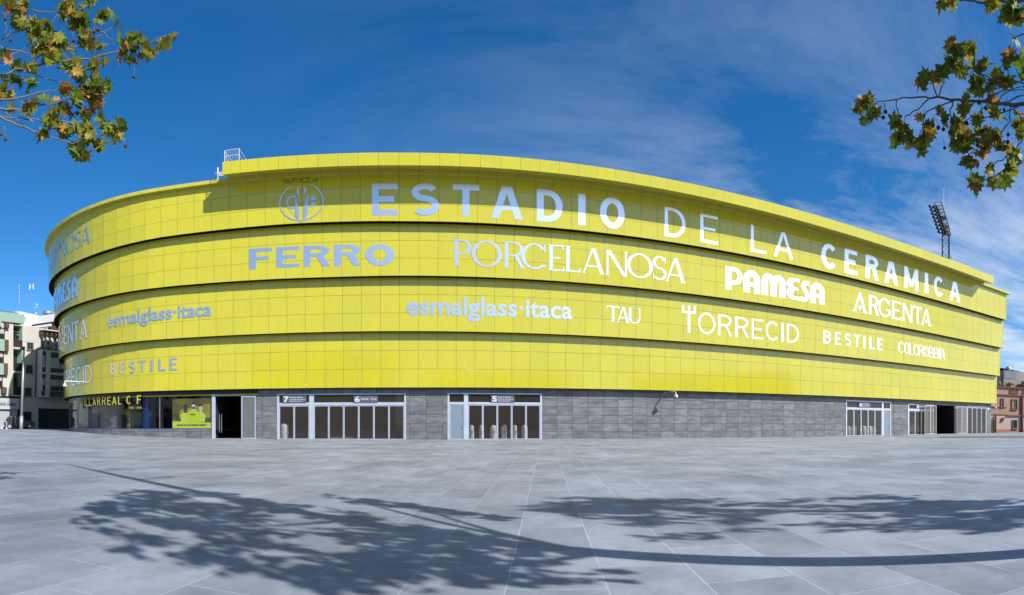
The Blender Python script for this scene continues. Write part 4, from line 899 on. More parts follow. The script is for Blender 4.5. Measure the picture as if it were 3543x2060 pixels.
an = MB(); sN, zN = hit(752, 637, 4, .3); an.tube([wall(sN,4,.2,zfl(sN)+.25), wall(sN,4,.2,zfl(sN)+1.25)], .06, 6); an.box(lambda u,d,z: wall(sN+u,4,.2-d,zfl(sN)+z), .1, .5, -.1,.1, .55,.8); an.tube([wall(sN-.25,4,.2,zfl(sN)+.85),wall(sN+.3,4,.2,zfl(sN)+.9)],.03,5); an.tube([wall(sN+1.05,4,.2,zfl(sN)+.25), wall(sN+1.05,4,.2,zfl(sN)+.7)], .04, 6)
tag(an.build('roof_camera', WHITE, stadium), 'small white camera mast left of the fascia')

# ------------------------------------------------------------------ floodlight tower behind the stand
def pol(x, y, r): a = ray(x); return Vector((r*math.sin(a), r*math.cos(a), EYE+(HZ-y)*r/F))
ft = empty('floodlight_tower', pol(3272, 1470, 105)-Vector((0,0,1)), 'dark lattice floodlight tower with tilted lamp bank behind the stand', 'floodlight')
TM = plain('tower_steel', (.10,.115,.11), .5, .5); rT = 105.0
def T(x, y, r=rT): return pol(3200+x*.20464, 620+y*.20464, r)
tm = MB()
legs = [(296,0),(412,0),(300,5),(400,5)]
for x, dr in legs: tm.tube([T(x,950,rT+dr), T(x,4100,rT+dr)], (.13 if dr == 0 else .07), 6)
ys = list(range(950, 2300, 95))
for i in range(len(ys)-1):
    tm.tube([T(296,ys[i]),T(412,ys[i+1])], .035, 4); tm.tube([T(412,ys[i]),T(296,ys[i+1])], .035, 4); tm.tube([T(296,ys[i]),T(412,ys[i])], .03, 4)
tm.build('shaft', TM, ft)
hd = MB()
hd.tube([T(160,395,rT+1.5),T(290,830,rT),T(300,960,rT)], .10, 6); hd.tube([T(278,385,rT+1.5),T(395,770,rT),T(435,950,rT)], .11, 6)
hd.tube([T(160,395,rT+1.5),T(278,385,rT+1.5)], .05, 5)
for i in range(7):
    t = i/6; hd.tube([T(175+115*t,450+380*t,rT+.8),T(295+110*t,450+350*t,rT+.8)], .06, 5)
    if i < 6: hd.tube([T(175+115*t,450+380*t,rT+.8),T(295+110*(t+.16),450+350*(t+.16),rT+.8)], .04, 4)
for y0, y1 in ((625,685),(770,850),(855,940)):
    hd.poly([T(255+(y0-625)*.15,y0,rT+1.2),T(350+(y0-625)*.2,y0,rT+1.2),T(355+(y1-625)*.2,y1,rT),T(258+(y1-625)*.15,y1,rT)])
hd.tube([T(300,950,rT),T(435,950,rT)], .1, 5)
hd.build('lamp_frame', plain('tower_platform', (.13,.13,.11), .6, .2), ft)
for i in range(8):
    lm = MB(); t = i/7
    for j in range(3):
        x = 95+150*t+j*48-18*(j == 0); y = 455+430*t+j*12
        a, b_ = T(x,y,rT-1+j*.6), T(x+42,y+36,rT-.2+j*.6)
        lm.tube([a,(a+b_)/2,b_],[.26,.22,.09],8); lm.tube([b_, T(x+75,y+40,rT)], .05, 4)
    lm.build('lamp_row', DARKM, ft)
am = MB(); am.tube([T(320,520,rT+1),T(320,130,rT+1)], .028, 5); am.tube([T(320,130,rT+1),T(320,75,rT+1)], .07, 6); am.build('lightning_rod', GREYM, ft)

# ------------------------------------------------------------------ apartment buildings at the left
class Front:
    def __init__(s, xa, ra, xb, rb):
        a, b_ = ray(xa), ray(xb); s.A = Vector((ra*math.sin(a), ra*math.cos(a), 0)); B = Vector((rb*math.sin(b_), rb*math.cos(b_), 0))
        s.t = (B-s.A).normalized(); n = Vector((-s.t.y, s.t.x, 0)); s.n = n if n.dot(s.A) > 0 else -n      # n points away from the plaza
    def u(s, x):
        a = ray(x); d = Vector((math.sin(a), math.cos(a), 0)); den = d.x*s.t.y-d.y*s.t.x
        r = (s.A.x*s.t.y-s.A.y*s.t.x)/den; return (d*r-s.A).dot(s.t), r
    def z(s, x, y): return EYE+(HZ-y)*s.u(x)[1]/F
    def P(s, u, d, z): return s.A+s.t*u+s.n*d+Vector((0,0,z))
def winbox(m, fr_, x0, x1, y0, y1, rec, fm, gm, xr=None, mull=True):
    """A window: dark pane set back in its opening, frame and sill round it."""
    xr = xr if xr is not None else (x0+x1)/2
    u0, u1 = fr_.u(x0)[0], fr_.u(x1)[0]; z1_, z0 = fr_.z(xr, y0), fr_.z(xr, y1); P = fr_.P; w = (u1-u0)
    t = min(.09, w*.12)
    m.poly([P(u0,-.02,z0),P(u1,-.02,z0),P(u1,-.02,z1_),P(u0,-.02,z1_)], gm)
    m.box(P,u0-t,u0,-.12,-.01,z0-t,z1_+t,fm); m.box(P,u1,u1+t,-.12,-.01,z0-t,z1_+t,fm); m.box(P,u0,u1,-.12,-.01,z1_,z1_+t,fm); m.box(P,u0-t*2,u1+t*2,-.2,-.01,z0-t*1.6,z0-.001,fm)
    if mull: m.box(P,(u0+u1)/2-t*.3,(u0+u1)/2+t*.3,-.06,-.021,z0,z1_,fm)
CREAM = plain('cream_render', (.60,.58,.50), .85, noise=.06, nscale=.4); GREENR = plain('pale_green_render', (.30,.46,.36), .85, noise=.05, nscale=.4)
BROWNT = plain('brown_panel', (.115,.065,.05), .6); DKGREEN = plain('dark_green_panel', (.012,.03,.025), .5); WIN = plain('window_dark', (.03,.035,.035), .08)
SHUT = plain('roller_shutter', (.48,.46,.41), .7); REDF = plain('red_frame', (.13,.03,.022), .5); IRON = plain('iron_railing', (.02,.02,.02), .5)
BAMB = plain('bamboo_screen', (.20,.11,.04), .8, noise=.5, nscale=14)
fa_ = Front(0, 79.0, 215, 85.3)
AX = lambda x: x*.32746; AY = lambda y: 1050+y*.32746           # units of the close-up survey of the left edge
apt = empty('apartment_building', fa_.P(0,5,0.6), 'cream and pale green apartment block with balconies in the shadow of the stadium', 'building')
u_ = lambda x: fa_.u(AX(x))[0]; z_ = lambda x, y: fa_.z(AX(x), AY(y))
U0, U1, U2 = u_(-260), u_(246), u_(790)
b = MB()
b.box(fa_.P, U0, u_(140), 0, 14, -.5, z_(100,205)); b.box(fa_.P, u_(238), U2, .0, 13.98, -.5, z_(300,250))
zc_ = z_(200,232)
b.box(fa_.P, u_(140), u_(238), 2.2, 13.96, -.5, zc_)
for yb_ in (455, 705, 960): b.box(fa_.P, u_(140), u_(238), .02, 2.2, z_(190,yb_+30), z_(190,yb_+10))
b.box(fa_.P, u_(140), u_(238), .02, 2.2, z_(190,236), zc_)
b.build('wall', CREAM, apt)
gw = MB(); gw.box(fa_.P, U0, U1, -.25, 13.9, z_(120,205), z_(120,108)); gw.poly([fa_.P(u_(140),2.18,.5),fa_.P(u_(238),2.18,.5),fa_.P(u_(238),2.18,zc_),fa_.P(u_(140),2.18,zc_)])
gw.box(fa_.P, u_(236), u_(238)+.02, .05, 2.19, z_(190,990), zc_); gw.build('green_wall', GREENR, apt)
gz = MB()
for (x0,x1,y0,y1) in ((-150,-2,200,255),(-150,28,385,508),(-150,20,640,758)): gz.box(fa_.P, u_(x0), u_(x1), -.5, -.01, z_(20,y1), z_(20,y0))
tag(gz.build('balcony_parapet', GREENR, apt), 'pale green balcony parapets at the left edge')
bz = MB()
for (x0,x1,y0,y1) in ((38,76,205,262),(30,70,388,510),(22,62,638,758),(5,50,890,955)): bz.box(fa_.P, u_(x0), u_(x1), -.52, -.01, z_(40,y1), z_(40,y0))
bz.build('brown_panel', BROWNT, apt)
for (x0,x1,y0,y1) in ((-60,40,262,378),(-60,30,512,628),(-60,18,762,880)):
    m = MB(); winbox(m, fa_, AX(x0), AX(x1), AY(y0), AY(y1), .1, 0, 1); mid = (y0+y1)/2
    m.poly([fa_.P(u_(x0),-.03,z_(20,mid)),fa_.P(u_(x1),-.03,z_(20,mid)),fa_.P(u_(x1),-.03,z_(20,y0)),fa_.P(u_(x0),-.03,z_(20,y0))],2); m.build('window', [REDF, WIN, SHUT], apt)
for (x0,x1,y0,y1) in ((288,345,420,490),(275,338,658,738),(262,325,898,978)):
    m = MB(); winbox(m, fa_, AX(x0), AX(x1), AY(y0), AY(y1), .1, 0, 1); m.build('window', [plain('frame_grey', (.22,.21,.18), .6), WIN], apt)
# recessed balconies: door, railing
for i, (y0, y1) in enumerate(((388,465),(632,715),(880,962))):
    m = MB(); P = fa_.P; ua, ub = u_(140), u_(238); zt_, zb_ = z_(190,y0), z_(190,y1)
    if i == 0:
        m.box(P, ua, ub, .04, .10, zb_, zt_-.05, 1)
    m.box(P, ua, ub, .0, .14, zt_-.06, zt_, 0)
    for j in range(19): u = ua+(ub-ua)*(j+.5)/19; m.box(P, u-.03, u+.03, .02, .08, zb_, zt_-.06, 0)
    tag(m.build('balcony_railing', [IRON, BAMB], apt), 'top balcony railing with a bamboo screen' if i == 0 else None)
    d = MB(); dy = (y0-85, y1); winbox(d, Front(0,80.6,215,86.9), AX(146), AX(180), AY(dy[0]), AY(dy[1]), .1, 0, 1, mull=False); d.build('balcony_door', [REDF, WIN if i else SHUT], apt)
aw = MB(); P = fa_.P; ua, ub = u_(142), u_(222); aw.poly([P(ua,1.9,z_(190,245)),P(ub,1.9,z_(190,245)),P(ub,.1,z_(190,315)),P(ua,.1,z_(190,300))]); aw.poly([P(ub,1.9,z_(190,245)),P(ub,.1,z_(190,315)),P(ub,1.9,z_(190,300))])
aw.build('awning', plain('awning_green', (.08,.11,.07), .8), apt)
# glazed bay with dark green bands
bw = MB(); P = fa_.P
bw.box(P, u_(385), U2, -1.3, -.001, z_(500,1000), z_(500,508)); bw.build('bay', CREAM, apt)
bg_ = MB()
for (x0,x1,y0,y1) in ((395,425,525,572),(480,790,528,585),(388,420,690,740),(475,790,692,738),(386,418,762,806),(472,790,765,812),(380,412,930,985),(466,790,935,995)): bg_.box(P, u_(x0), u_(x1), -1.36, -1.301, z_(500,y1), z_(500,y0))
bg_.build('green_band', DKGREEN, apt)
for (x0,x1,y0,y1) in ((395,422,580,685),(480,575,588,685),(580,660,588,685),(390,415,812,925),(472,565,815,930),(572,668,815,930)):
    m = MB(); u0, u1 = u_(x0), u_(x1); zt_, zb_ = z_(500,y0), z_(500,y1); mid = zb_ if y0 < 700 else zb_+(zt_-zb_)*.42
    m.poly([P(u0,-1.31,mid),P(u1,-1.31,mid),P(u1,-1.31,zt_),P(u0,-1.31,zt_)],1); m.poly([P(u0,-1.312,zb_),P(u1,-1.312,zb_),P(u1,-1.312,mid),P(u0,-1.312,mid)],2)
    m.box(P,u1-.05,u1+.03,-1.36,-1.313,zb_,zt_,0); m.build('window', [IRON, SHUT, WIN], apt)
dr = MB(); dr.tube([P(u_(550),-.15,z_(550,490)),P(u_(383),-.15,z_(383,490)),P(u_(377),-.15,z_(370,600)),P(u_(366),-.15,z_(366,1000))], .07, 6); dr.build('drainpipe', IRON, apt)
# ground floor of the block: dark doors, veterinary shop front
gf = MB(); gf.box(P, u_(405), u_(790), -.05, -.001, .3, z_(500,1112)); gf.box(P, u_(245), u_(330), -.05, -.001, .3, z_(280,1145)); gf.box(P, u_(168), u_(216), -.05, -.001, .3, z_(190,1010)); gf.box(P, U0, u_(232), -.6, -.0015, z_(100,1012), z_(100,985)); gf.build('dark_doorway', plain('doorway_black', (.006,.007,.007), .7), apt)
vs = MB(); vs.box(P, U0, u_(166), -.9, -.001, z_(80,1122), z_(80,1008), 0); vs.box(P, U0, u_(160), -.5, -.002, .3, z_(80,1122), 0)
for i in range(9): vs.box(P, u_(-90)+i*(u_(105)-u_(-90))/9, u_(-90)+(i+.82)*(u_(105)-u_(-90))/9, -.52, -.5, z_(60,1150), z_(60,1128), 1)
for i in range(12): vs.box(P, U0, u_(112), -.525, -.5, .5+i*.32, .5+i*.32+.27, 2)
vs.build('shop_front', [plain('vet_white', (.52,.56,.58), .6), WIN, plain('shutter_pale', (.45,.49,.52), .6)], apt)
vt = MB()
for s_t, x0, x1, y0, y1, sh in (('Kevlin Gomara',-50,133,1082,1042,.3),('VETERINARIA',-60,131,1088,1074,0)):
    for pg in fit_text(s_t, u_(x0), u_(x1), z_(80,y0), z_(80,y1), off=.01, shear=sh, spacing=1.3 if not sh else 1.0): vt.poly([P(p[0], -.91, p[1]) for p in pg])
vt.build('shop_lettering', IRON, apt)
# roof terrace: pergola
pg_ = MB(); q0, q1 = u_(408), u_(690); zt_ = z_(500,345); nC = 40
for i in range(nC):
    ua = q0+(q1-q0)*i/nC; ub = q0+(q1-q0)*(i+1)/nC; k1, k2 = (.12 if i % 2 else 0), (.0 if i % 2 else .12)
    pg_.poly([P(ua,-1.0,zt_+.5+k1),P(ub,-1.0,zt_+.5+k2),P(ub,6,zt_+1.0+k2),P(ua,6,zt_+1.0+k1)],0); 
for i in range(6): pg_.box(P, q0+(q1-q0)*i/6, q0+(q1-q0)*i/6+.2, -.9, 5.5, zt_-.1, zt_+.35, 1)
for u in (q0+.1, (q0+q1)/2): pg_.box(P, u, u+.18, -.8, -.6, z_(500,508), zt_+.3, 1)
pg_.build('pergola', [plain('corrugated_sheet', (.20,.12,.09), .7), plain('pergola_wood', (.10,.06,.04), .8)], apt)
wm = MB(); wm.box(P, u_(250), u_(410), -.02, .6, z_(330,405), z_(330,246)); wm.box(P, u_(252), U2, 1.2, 9, z_(500,508), z_(500,430)); wm.build('terrace_wall', CREAM, apt)
rl_ = MB(); rl_.tube([P(U0,.5,z_(0,58)),P(u_(205),.5,z_(205,100)),P(u_(210),.5,z_(205,130))], .08, 5); rl_.build('roof_railing', GREYM, apt)
def ac(u, z, label):
    root = empty('air_conditioner', P(u,-.7,z), label, 'air conditioner', 'air conditioners on the bay roof'); m = MB(); m.box(P,u,u+1.25,-1.1,-.5,z+.1,z+1.0)
    m.box(P,u+.15,u+.3,-1.0,-.6,z,z+.1); m.box(P,u+.95,u+1.1,-1.0,-.6,z,z+.1); m.build('casing', plain('ac_grey', (.38,.38,.36), .6), root)
    f_ = MB(); c = (u+.55, z+.55)
    for pg in ring(0,0,.38,.38,.06,.06,0,360,20)+ring(0,0,.26,.26,.04,.04,0,360,20)+ring(0,0,.13,.13,.04,.04,0,360,16): f_.poly([P(c[0]+p[0],-1.115,c[1]+p[1]) for p in pg])
    f_.poly([P(c[0]+.38*math.cos(i*math.pi/10),-1.107,c[1]+.38*math.sin(i*math.pi/10)) for i in range(20)], 1); f_.build('fan_grille', [GREYM, IRON], root)
ac(u_(430), z_(500,462)-.2, 'air conditioner nearer the cream gable on the bay roof'); ac(u_(512), z_(500,470)-.3, 'air conditioner nearer the stadium on the bay roof')
# white penthouse block behind
fb_ = Front(70, 93.0, 205, 88.0)
ph = empty('penthouse_building', fb_.P(4,5,.6), 'white and brown block rising behind the cream apartment block', 'building')
v_ = lambda x: fb_.u(AX(x))[0]; y_ = lambda x, y: fb_.z(AX(x), AY(y)); PB = fb_.P
w1 = MB(); w1.box(PB, v_(205), v_(330), -3, 8, 1, y_(270,122)); w1.box(PB, v_(250), v_(760), 0, 8.02, y_(400,215), y_(400,136)); w1.box(PB, v_(250), v_(545), -.2, .01, y_(400,262), y_(400,238)); w1.build('wall', plain('white_render', (.78,.78,.80), .85), ph)
w2 = MB(); w2.box(PB, v_(250), v_(760), .4, 8, 1, y_(400,215)); w2.build('brown_wall', BROWNT, ph)
m = MB(); winbox(m, fb_, AX(428), AX(500), AY(268), AY(330), .1, 0, 1); m.build('window', [WHITE, plain('blind_grey', (.35,.36,.38), .6)], ph)
ch = MB(); ch.lathe(PB(v_(428), 2, y_(430,140)), [(.7,0),(.7,.6),(1.0,.65),(1.0,1.0),(.3,1.2),(0,1.2)], 12); ch.build('vent_cap', GREYM, ph)
# aerials
def aerial(x, y0, y1, r, label, parts):
    root = empty('roof_aerial', pol(x, y0, r), label, 'aerial', 'aerials above the apartment roofs'); m = MB(); m.tube([pol(x,y0,r),pol(x+1.5,y1,r)], .03, 5); m.build('mast', GREYM, root)
    e = MB(); parts(e, r); e.build('antenna', WHITE, root)
def yag(e, r):
    for q in (-8,-6,6,8): e.tube([pol(109+q,982,r),pol(109+q*.75,992,r),pol(109+q,1002,r)], .035, 5)
    e.tube([pol(101,992,r),pol(118,992,r)], .03, 5)
aerial(104, 1090, 985, 85, 'tall aerial mast with a white four element antenna', yag)
def ladder(e, r):
    for y in range(985, 1055, 12): e.tube([pol(67,y,r),pol(66,y+8,r)], .035, 5)
aerial(65, 1092, 978, 85, 'thin segmented aerial mast at the left', ladder)
def small(e, r):
    e.tube([pol(120,1066,r),pol(131,1062,r)], .04, 5); e.tube([pol(124,1052,r),pol(132,1056,r)], .04, 5); e.tube([pol(126,1050,r),pol(127,1058,r)], .035, 5); e.ball(pol(124.5,1086,r), .17, 0, 8, 6)
aerial(124.5, 1092, 1050, 85, 'short aerial with a small round dish', small)

# ------------------------------------------------------------------ street lamp and post in front of the block
rl = 71.0
def gnd(x, r): a = ray(x); X, Y = r*math.sin(a), r*math.cos(a); return Vector((X, Y, ground_z(X, Y)))
lp = empty('street_lamp', gnd(73, rl), 'tall thin grey street lamp in front of the cream apartment block', 'street lamp')
m = MB(); m.tube([gnd(73,rl), pol(74.5,1440,rl)], [.24,.21], 10); m.tube([pol(74.5,1440,rl), pol(83,1212,rl)], [.18,.11], 10); m.build('pole', plain('lamp_grey', (.40,.42,.44), .45, .4), lp, True)
m = MB(); m.tube([pol(83,1212,rl), pol(82,1206,rl), pol(76,1205,rl), pol(69,1208,rl)], [.11,.26,.26,.08], 8); m.build('lamp_head', plain('lamp_dark', (.05,.055,.06), .4), lp, True)
bp_ = empty('barrier_post', gnd(22.5, 66), 'thin pale metal post with a curled hoop at the left edge', 'post'); m = MB(); m.tube([gnd(22.5,66), pol(22.5,1464,66)], .08, 6); m.tube([gnd(22.5,66), gnd(22.5,66)+Vector((0,0,.2))], .18, 8)
m.tube([pol(17+7*math.cos(a*.5), 1468-9*math.sin(a*.5), 66) for a in range(0, 10)], .05, 5); m.build('post', plain('post_grey', (.5,.52,.55), .4, .5), bp_)

# ------------------------------------------------------------------ parked cars
def car(xl, xr, r, yt, mat, label, front_right=True, name='parked_car', prof=None):
    a, b_ = gnd(xl, r), gnd(xr, r); t = (b_-a); t.z = 0; L = t.length; t.normalize(); n = Vector((-t.y, t.x, 0)); z0 = min(a.z, b_.z)
    root = empty(name, (a+b_)/2, label, 'car'); H = EYE+(HZ-yt)*r/F-z0; Wd = L*.42
    P = lambda u, d, z: a+t*u+n*d+Vector((0,0,z+z0-a.z))
    prof = prof or [(0,.30),(.0,.52),(.03,.60),(.10,.93),(.16,.99),(.40,1.0),(.56,.95),(.70,.68),(.93,.60),(.99,.50),(1.0,.30)]
    if not front_right: prof = [(1-u, z) for u, z in prof][::-1]
    m = MB(); lo = .16
    def sec(d, sh): return [P(L*u, d+(sh*(max(0,z-.55))*Wd*.30), H*z) for u, z in prof]
    secs = [sec(0,1), sec(Wd,-1)]; k = len(prof)
    for i in range(k-1): m.poly([secs[0][i],secs[0][i+1],secs[1][i+1],secs[1][i]])
    m.poly([P(0,0,H*lo)]+secs[0]+[P(L,0,H*lo)]); m.poly([P(0,Wd,H*lo)]+secs[1]+[P(L,Wd,H*lo)])
    m.poly([P(0,0,H*lo),secs[0][0],secs[1][0],P(0,Wd,H*lo)]); m.poly([P(L,0,H*lo),secs[0][-1],secs[1][-1],P(L,Wd,H*lo)])
    m.build('body', mat, root)
    g_ = MB(); us = (.16,.40,.58) if front_right else (.42,.60,.84)
    for u0, u1 in ((us[0],us[1]-.01),(us[1]+.01,us[2])):
        tp = [(u0+.01,.93),(u1-.02,.93),(u1,.66),(u0-.02,.66)]; g_.poly([P(L*u,.30*(z-.55)*Wd-.015,H*z) for u, z in tp])
    g_.build('side_window', WIN, root)
    for u in (.18,.82):
        w = MB(); rr = H*.21; c = P(L*u,-.03,rr); c.z = z0+rr
        w.v = []; w.tube([c, c+n*.45], rr, 18); wo = w.build('wheel', plain('tyre', (.012,.012,.012), .8), root)
        h_ = MB(); h_.tube([c-n*.03, c-n*.0], rr*.6, 14); h_.build('rim', GREYM, wo)
    l_ = MB(); uu = .005 if front_right else .985
    uu = uu if xl > 0 else .93
    l_.box(P, L*uu+.04, L*uu+.45*L/5, -.03, .2, H*.52, H*.62); l_.build('tail_light' if front_right and xl > 0 else 'headlight', plain('tail_red', (.35,.01,.015), .3) if xl > 0 else plain('lamp_clear', (.6,.6,.6), .2), root)
    return root
CARB = plain('black_paint', (.006,.006,.008), .25, spec=.25)
car(14, 122, 76.5, 1441, CARB, 'black hatchback parked in the shade behind the street lamp')
car(-62, 11, 68, 1463, plain('silver_paint', (.50,.51,.52), .25, .6), 'nose of a silver car cut off by the left edge', name='parked_car', prof=[(0,.30),(0,.65),(.08,.96),(.4,1.0),(.6,.93),(.72,.70),(.93,.60),(.99,.48),(1.0,.28)])

# ------------------------------------------------------------------ blocks across the plaza, mirrored in the glossy tiles and glass
def far_block(x, y, face, w, h, d, wallmat, label):
    f_ = Vector((face[0], face[1], 0)).normalized(); t = Vector((-f_.y, f_.x, 0)); o = Vector((x, y, 0))
    P = lambda u, dd, z: o+t*u-f_*dd+Vector((0,0,z))
    root = empty('apartment_building', o, label, 'building', 'apartment blocks across the plaza')
    m = MB(); m.box(P, -w/2, w/2, 0, d, -.5, h); m.box(P, -w/2-.2, w/2+.2, -.25, -.002, h-.5, h+.1); m.build('wall', wallmat, root)
    nf = int((h-3.6)/3.0); nw = int(w/4.2)
    for j in range(nf):
        for i in range(nw):
            u = -w/2+(i+.5)*w/nw; z = 4.0+j*3.0; q = MB()
            q.poly([P(u-.75,-.01,z),P(u+.75,-.01,z),P(u+.75,-.01,z+1.6),P(u-.75,-.01,z+1.6)],1); q.box(P,u-.9,u+.9,-.2,-.012,z-.12,z-.002,0); q.box(P,u-.75,u+.75,-.06,-.012,z+1.0,z+1.6,0)
            q.build('window', [SHUT, WIN], root)
    for i in range(nw):
        u = -w/2+(i+.5)*w/nw; q = MB(); q.box(P,u-1.3,u+1.3,-.05,-.001,0,2.9); q.build('shop_shutter', plain('shutter_dark', (.10,.11,.12), .5), root)
far_block(-64, 16, (1,.05), 40, 17, 12, CREAM, 'cream apartment block on the left of the plaza, mirrored in the rounded corner')
far_block(-50, -30, (.8,.6), 34, 15, 12, plain('white_wall', (.7,.7,.68), .85), 'white apartment block behind the camera to the left')
far_block(-12, -46, (.05,1), 34, 18, 12, plain('ochre_wall', (.5,.36,.22), .85), 'ochre apartment block straight behind the camera')
far_block(28, -44, (-.3,.95), 34, 14, 12, plain('pale_wall', (.6,.57,.52), .85), 'pale apartment block behind the camera to the right')
far_block(70, -20, (-.9,.4), 40, 13, 12, plain('pink_wall', (.55,.38,.31), .85), 'pink apartment block on the right of the plaza')

# ------------------------------------------------------------------ terracotta house at the right end
fh = Front(3431, 92.0, 3560, 97.6)
HX = lambda x: 3400+x*.19118; HY = lambda y: 1250+y*.19118
hu = lambda x: fh.u(HX(x))[0]; hzv = lambda x, y: fh.z(HX(x), HY(y)); PH = fh.P
house = empty('terracotta_house', fh.P(3,4,0), 'two storey terracotta rendered house beyond the right end of the stadium', 'house')
TER = plain('terracotta_render', (.52,.29,.21), .85, noise=.07, nscale=.6); PINK = plain('pale_pink_render', (.68,.49,.42), .85, noise=.06, nscale=.6); TERD = plain('terracotta_trim', (.27,.12,.085), .8); LOWT = plain('low_terracotta', (.50,.23,.15), .85, noise=.08, nscale=.8)
HL, HR = hu(-60), hu(1500)
def hy(y): return hzv(500, y)
hm = MB(); hm.box(PH, HL, HR, 0, 10, hy(985), hy(480)); hm.build('wall', TER, house)
hm = MB(); hm.box(PH, HL, HR, .03, 9.9, hy(1235), hy(985)); hm.build('lower_wall', PINK, house)
hm = MB(); hm.box(PH, HL, HR, -.02, 9.8, -.4, hy(1235)); hm.build('plinth', LOWT, house)
hm = MB()
for y0, y1, x0, x1, pr in ((470,485,-60,1500,.25),(606,622,-60,1500,.22),(832,842,-60,430,.15),(975,990,435,1500,.2),(968,974,-60,435,.08)): hm.box(PH, hu(x0), hu(x1), -pr, -.001, hy(y1), hy(y0))
hm.build('cornice', TERD, house)
for x0, x1, y0, y1, nm in ((330,372,685,828,'window'),(525,615,700,868,'window'),(340,372,1035,1075,'vent_opening'),(545,615,1072,1215,'barred_window'),(170,205,1065,1262,'barred_window'),(497,632,515,570,'parapet_lattice'),(728,830,525,575,'parapet_lattice')):
    m = MB(); winbox(m, fh, HX(x0), HX(x1), HY(y0), HY(y1), .1, 0, 1, mull=nm == 'window')
    if nm == 'barred_window':
        for i in range(1, 6): u = hu(x0)+(hu(x1)-hu(x0))*i/6; m.box(PH, u-.025, u+.025, -.1, -.05, hzv((x0+x1)/2,y1), hzv((x0+x1)/2,y0), 2)
    if nm == 'window': m.poly([PH(hu(x0+8),-.03,hzv((x0+x1)/2,y1-8)),PH(hu(x0+(x1-x0)*.55),-.03,hzv((x0+x1)/2,y1-8)),PH(hu(x0+(x1-x0)*.55),-.03,hzv((x0+x1)/2,y0+30)),PH(hu(x0+8),-.03,hzv((x0+x1)/2,y0+30))], 3)
    if nm == 'parapet_lattice':
        for i in range(1, 8): u = hu(x0)+(hu(x1)-hu(x0))*i/8; m.box(PH, u-.06, u+.06, -.06, -.021, hzv((x0+x1)/2,y1), hzv((x0+x1)/2,y0), 0)
    m.build(nm, [TERD if nm != 'barred_window' else plain('stone_frame', (.38,.28,.22), .8), plain('lattice_dark', (.05,.018,.012), .8) if nm == 'parapet_lattice' else WIN, IRON, plain('blind_tan', (.30,.26,.15), .7)], house)
hm = MB()
for x in (225, 700, 712): hm.tube([PH(hu(x),-.15,-.2), PH(hu(x),-.15,hy(985 if x == 225 else 640))], .13, 8)
hm.build('drainpipe', plain('pipe_brown', (.20,.09,.05), .6), house)
hm = MB(); hm.box(PH, hu(590), hu(650), 1.0, 2.2, hy(485), hy(400)); hm.box(PH, hu(575), hu(660), .85, 2.35, hy(400), hy(390)); hm.box(PH, hu(605), hu(640), 1.1, 2.1, hy(390), hy(372)); hm.build('chimney', plain('chimney_tan', (.42,.27,.17), .85), house)
hm = MB()
random.seed(3)
for i in range(26):
    x = 255+i*13+random.uniform(-4,4); hm.box(PH, hu(x), hu(x+9), 1+random.random(), 2.5, hy(480), hy(480-random.uniform(14,46)))
for x in (395, 535): hm.tube([PH(hu(x),1.6,hy(480)),PH(hu(x),1.6,hy(360 if x > 500 else 405))], .05, 5)
hm.tube([PH(hu(522),1.6,hy(372)),PH(hu(550),1.6,hy(372))], .04, 5); hm.ball(PH(hu(425),1.6,hy(405)), .42, 0, 10, 6, (1,.4,1)); hm.tube([PH(hu(300),1.5,hy(432)),PH(hu(690),1.5,hy(405))], .03, 4)
hm.build('roof_clutter', plain('clutter_grey', (.10,.095,.09), .7), house)
# grey concrete block behind it
fg = Front(3431, 116.0, 3600, 125.0); gu = lambda x: fg.u(HX(x))[0]; gzv = lambda x, y: fg.z(HX(x), HY(y)); PG = fg.P
gb = empty('concrete_building', fg.P(4,5,0), 'bare grey concrete block behind the terracotta house', 'building')
CONC = plain('concrete', (.42,.40,.37), .9, noise=.1, nscale=.5)
m = MB(); m.box(PG, gu(-80), gu(380), .5, 9, 0, gzv(300,215)); m.box(PG, gu(380), gu(1600), 0, 9, 0, gzv(600,190)); m.build('wall', CONC, gb)
m = MB(); m.box(PG, gu(385), gu(600), -.06, -.001, gzv(500,320), gzv(500,192)); m.build('grey_panel', plain('grey_panel', (.27,.28,.33), .7), gb)
m = MB(); m.box(PG, gu(680), gu(1000), -2.5, -.3, 0, gzv(700,372)); m.build('stair_block', plain('tan_block', (.34,.24,.17), .85), gb)
m = MB(); zc = gzv(560,155)
m.hexa([PG(gu(418),1,zc+.1),PG(gu(742),1,zc-.35),PG(gu(742),4,zc-.3),PG(gu(418),4,zc+.15),PG(gu(418),1,zc+.3),PG(gu(742),1,zc-.15),PG(gu(742),4,zc-.1),PG(gu(418),4,zc+.35)])
for x in (462, 735): m.tube([PG(gu(x),2,gzv(x,195)),PG(gu(x),2,zc)], .07, 5)
m.build('roof_canopy', plain('canopy_blue', (.03,.045,.07), .5), gb)
m = MB(); m.ball(PG(gu(533),1.2,gzv(533,135)), .55, 0, 10, 7); m.tube([PG(gu(533),1.2,gzv(533,185)),PG(gu(533),1.2,gzv(533,140))], .3, 8); m.tube([PG(gu(440),1.2,gzv(440,128)),PG(gu(525),1.2,gzv(525,112))], .05, 4); m.build('water_tank', plain('tank_white', (.5,.5,.48), .5), gb)

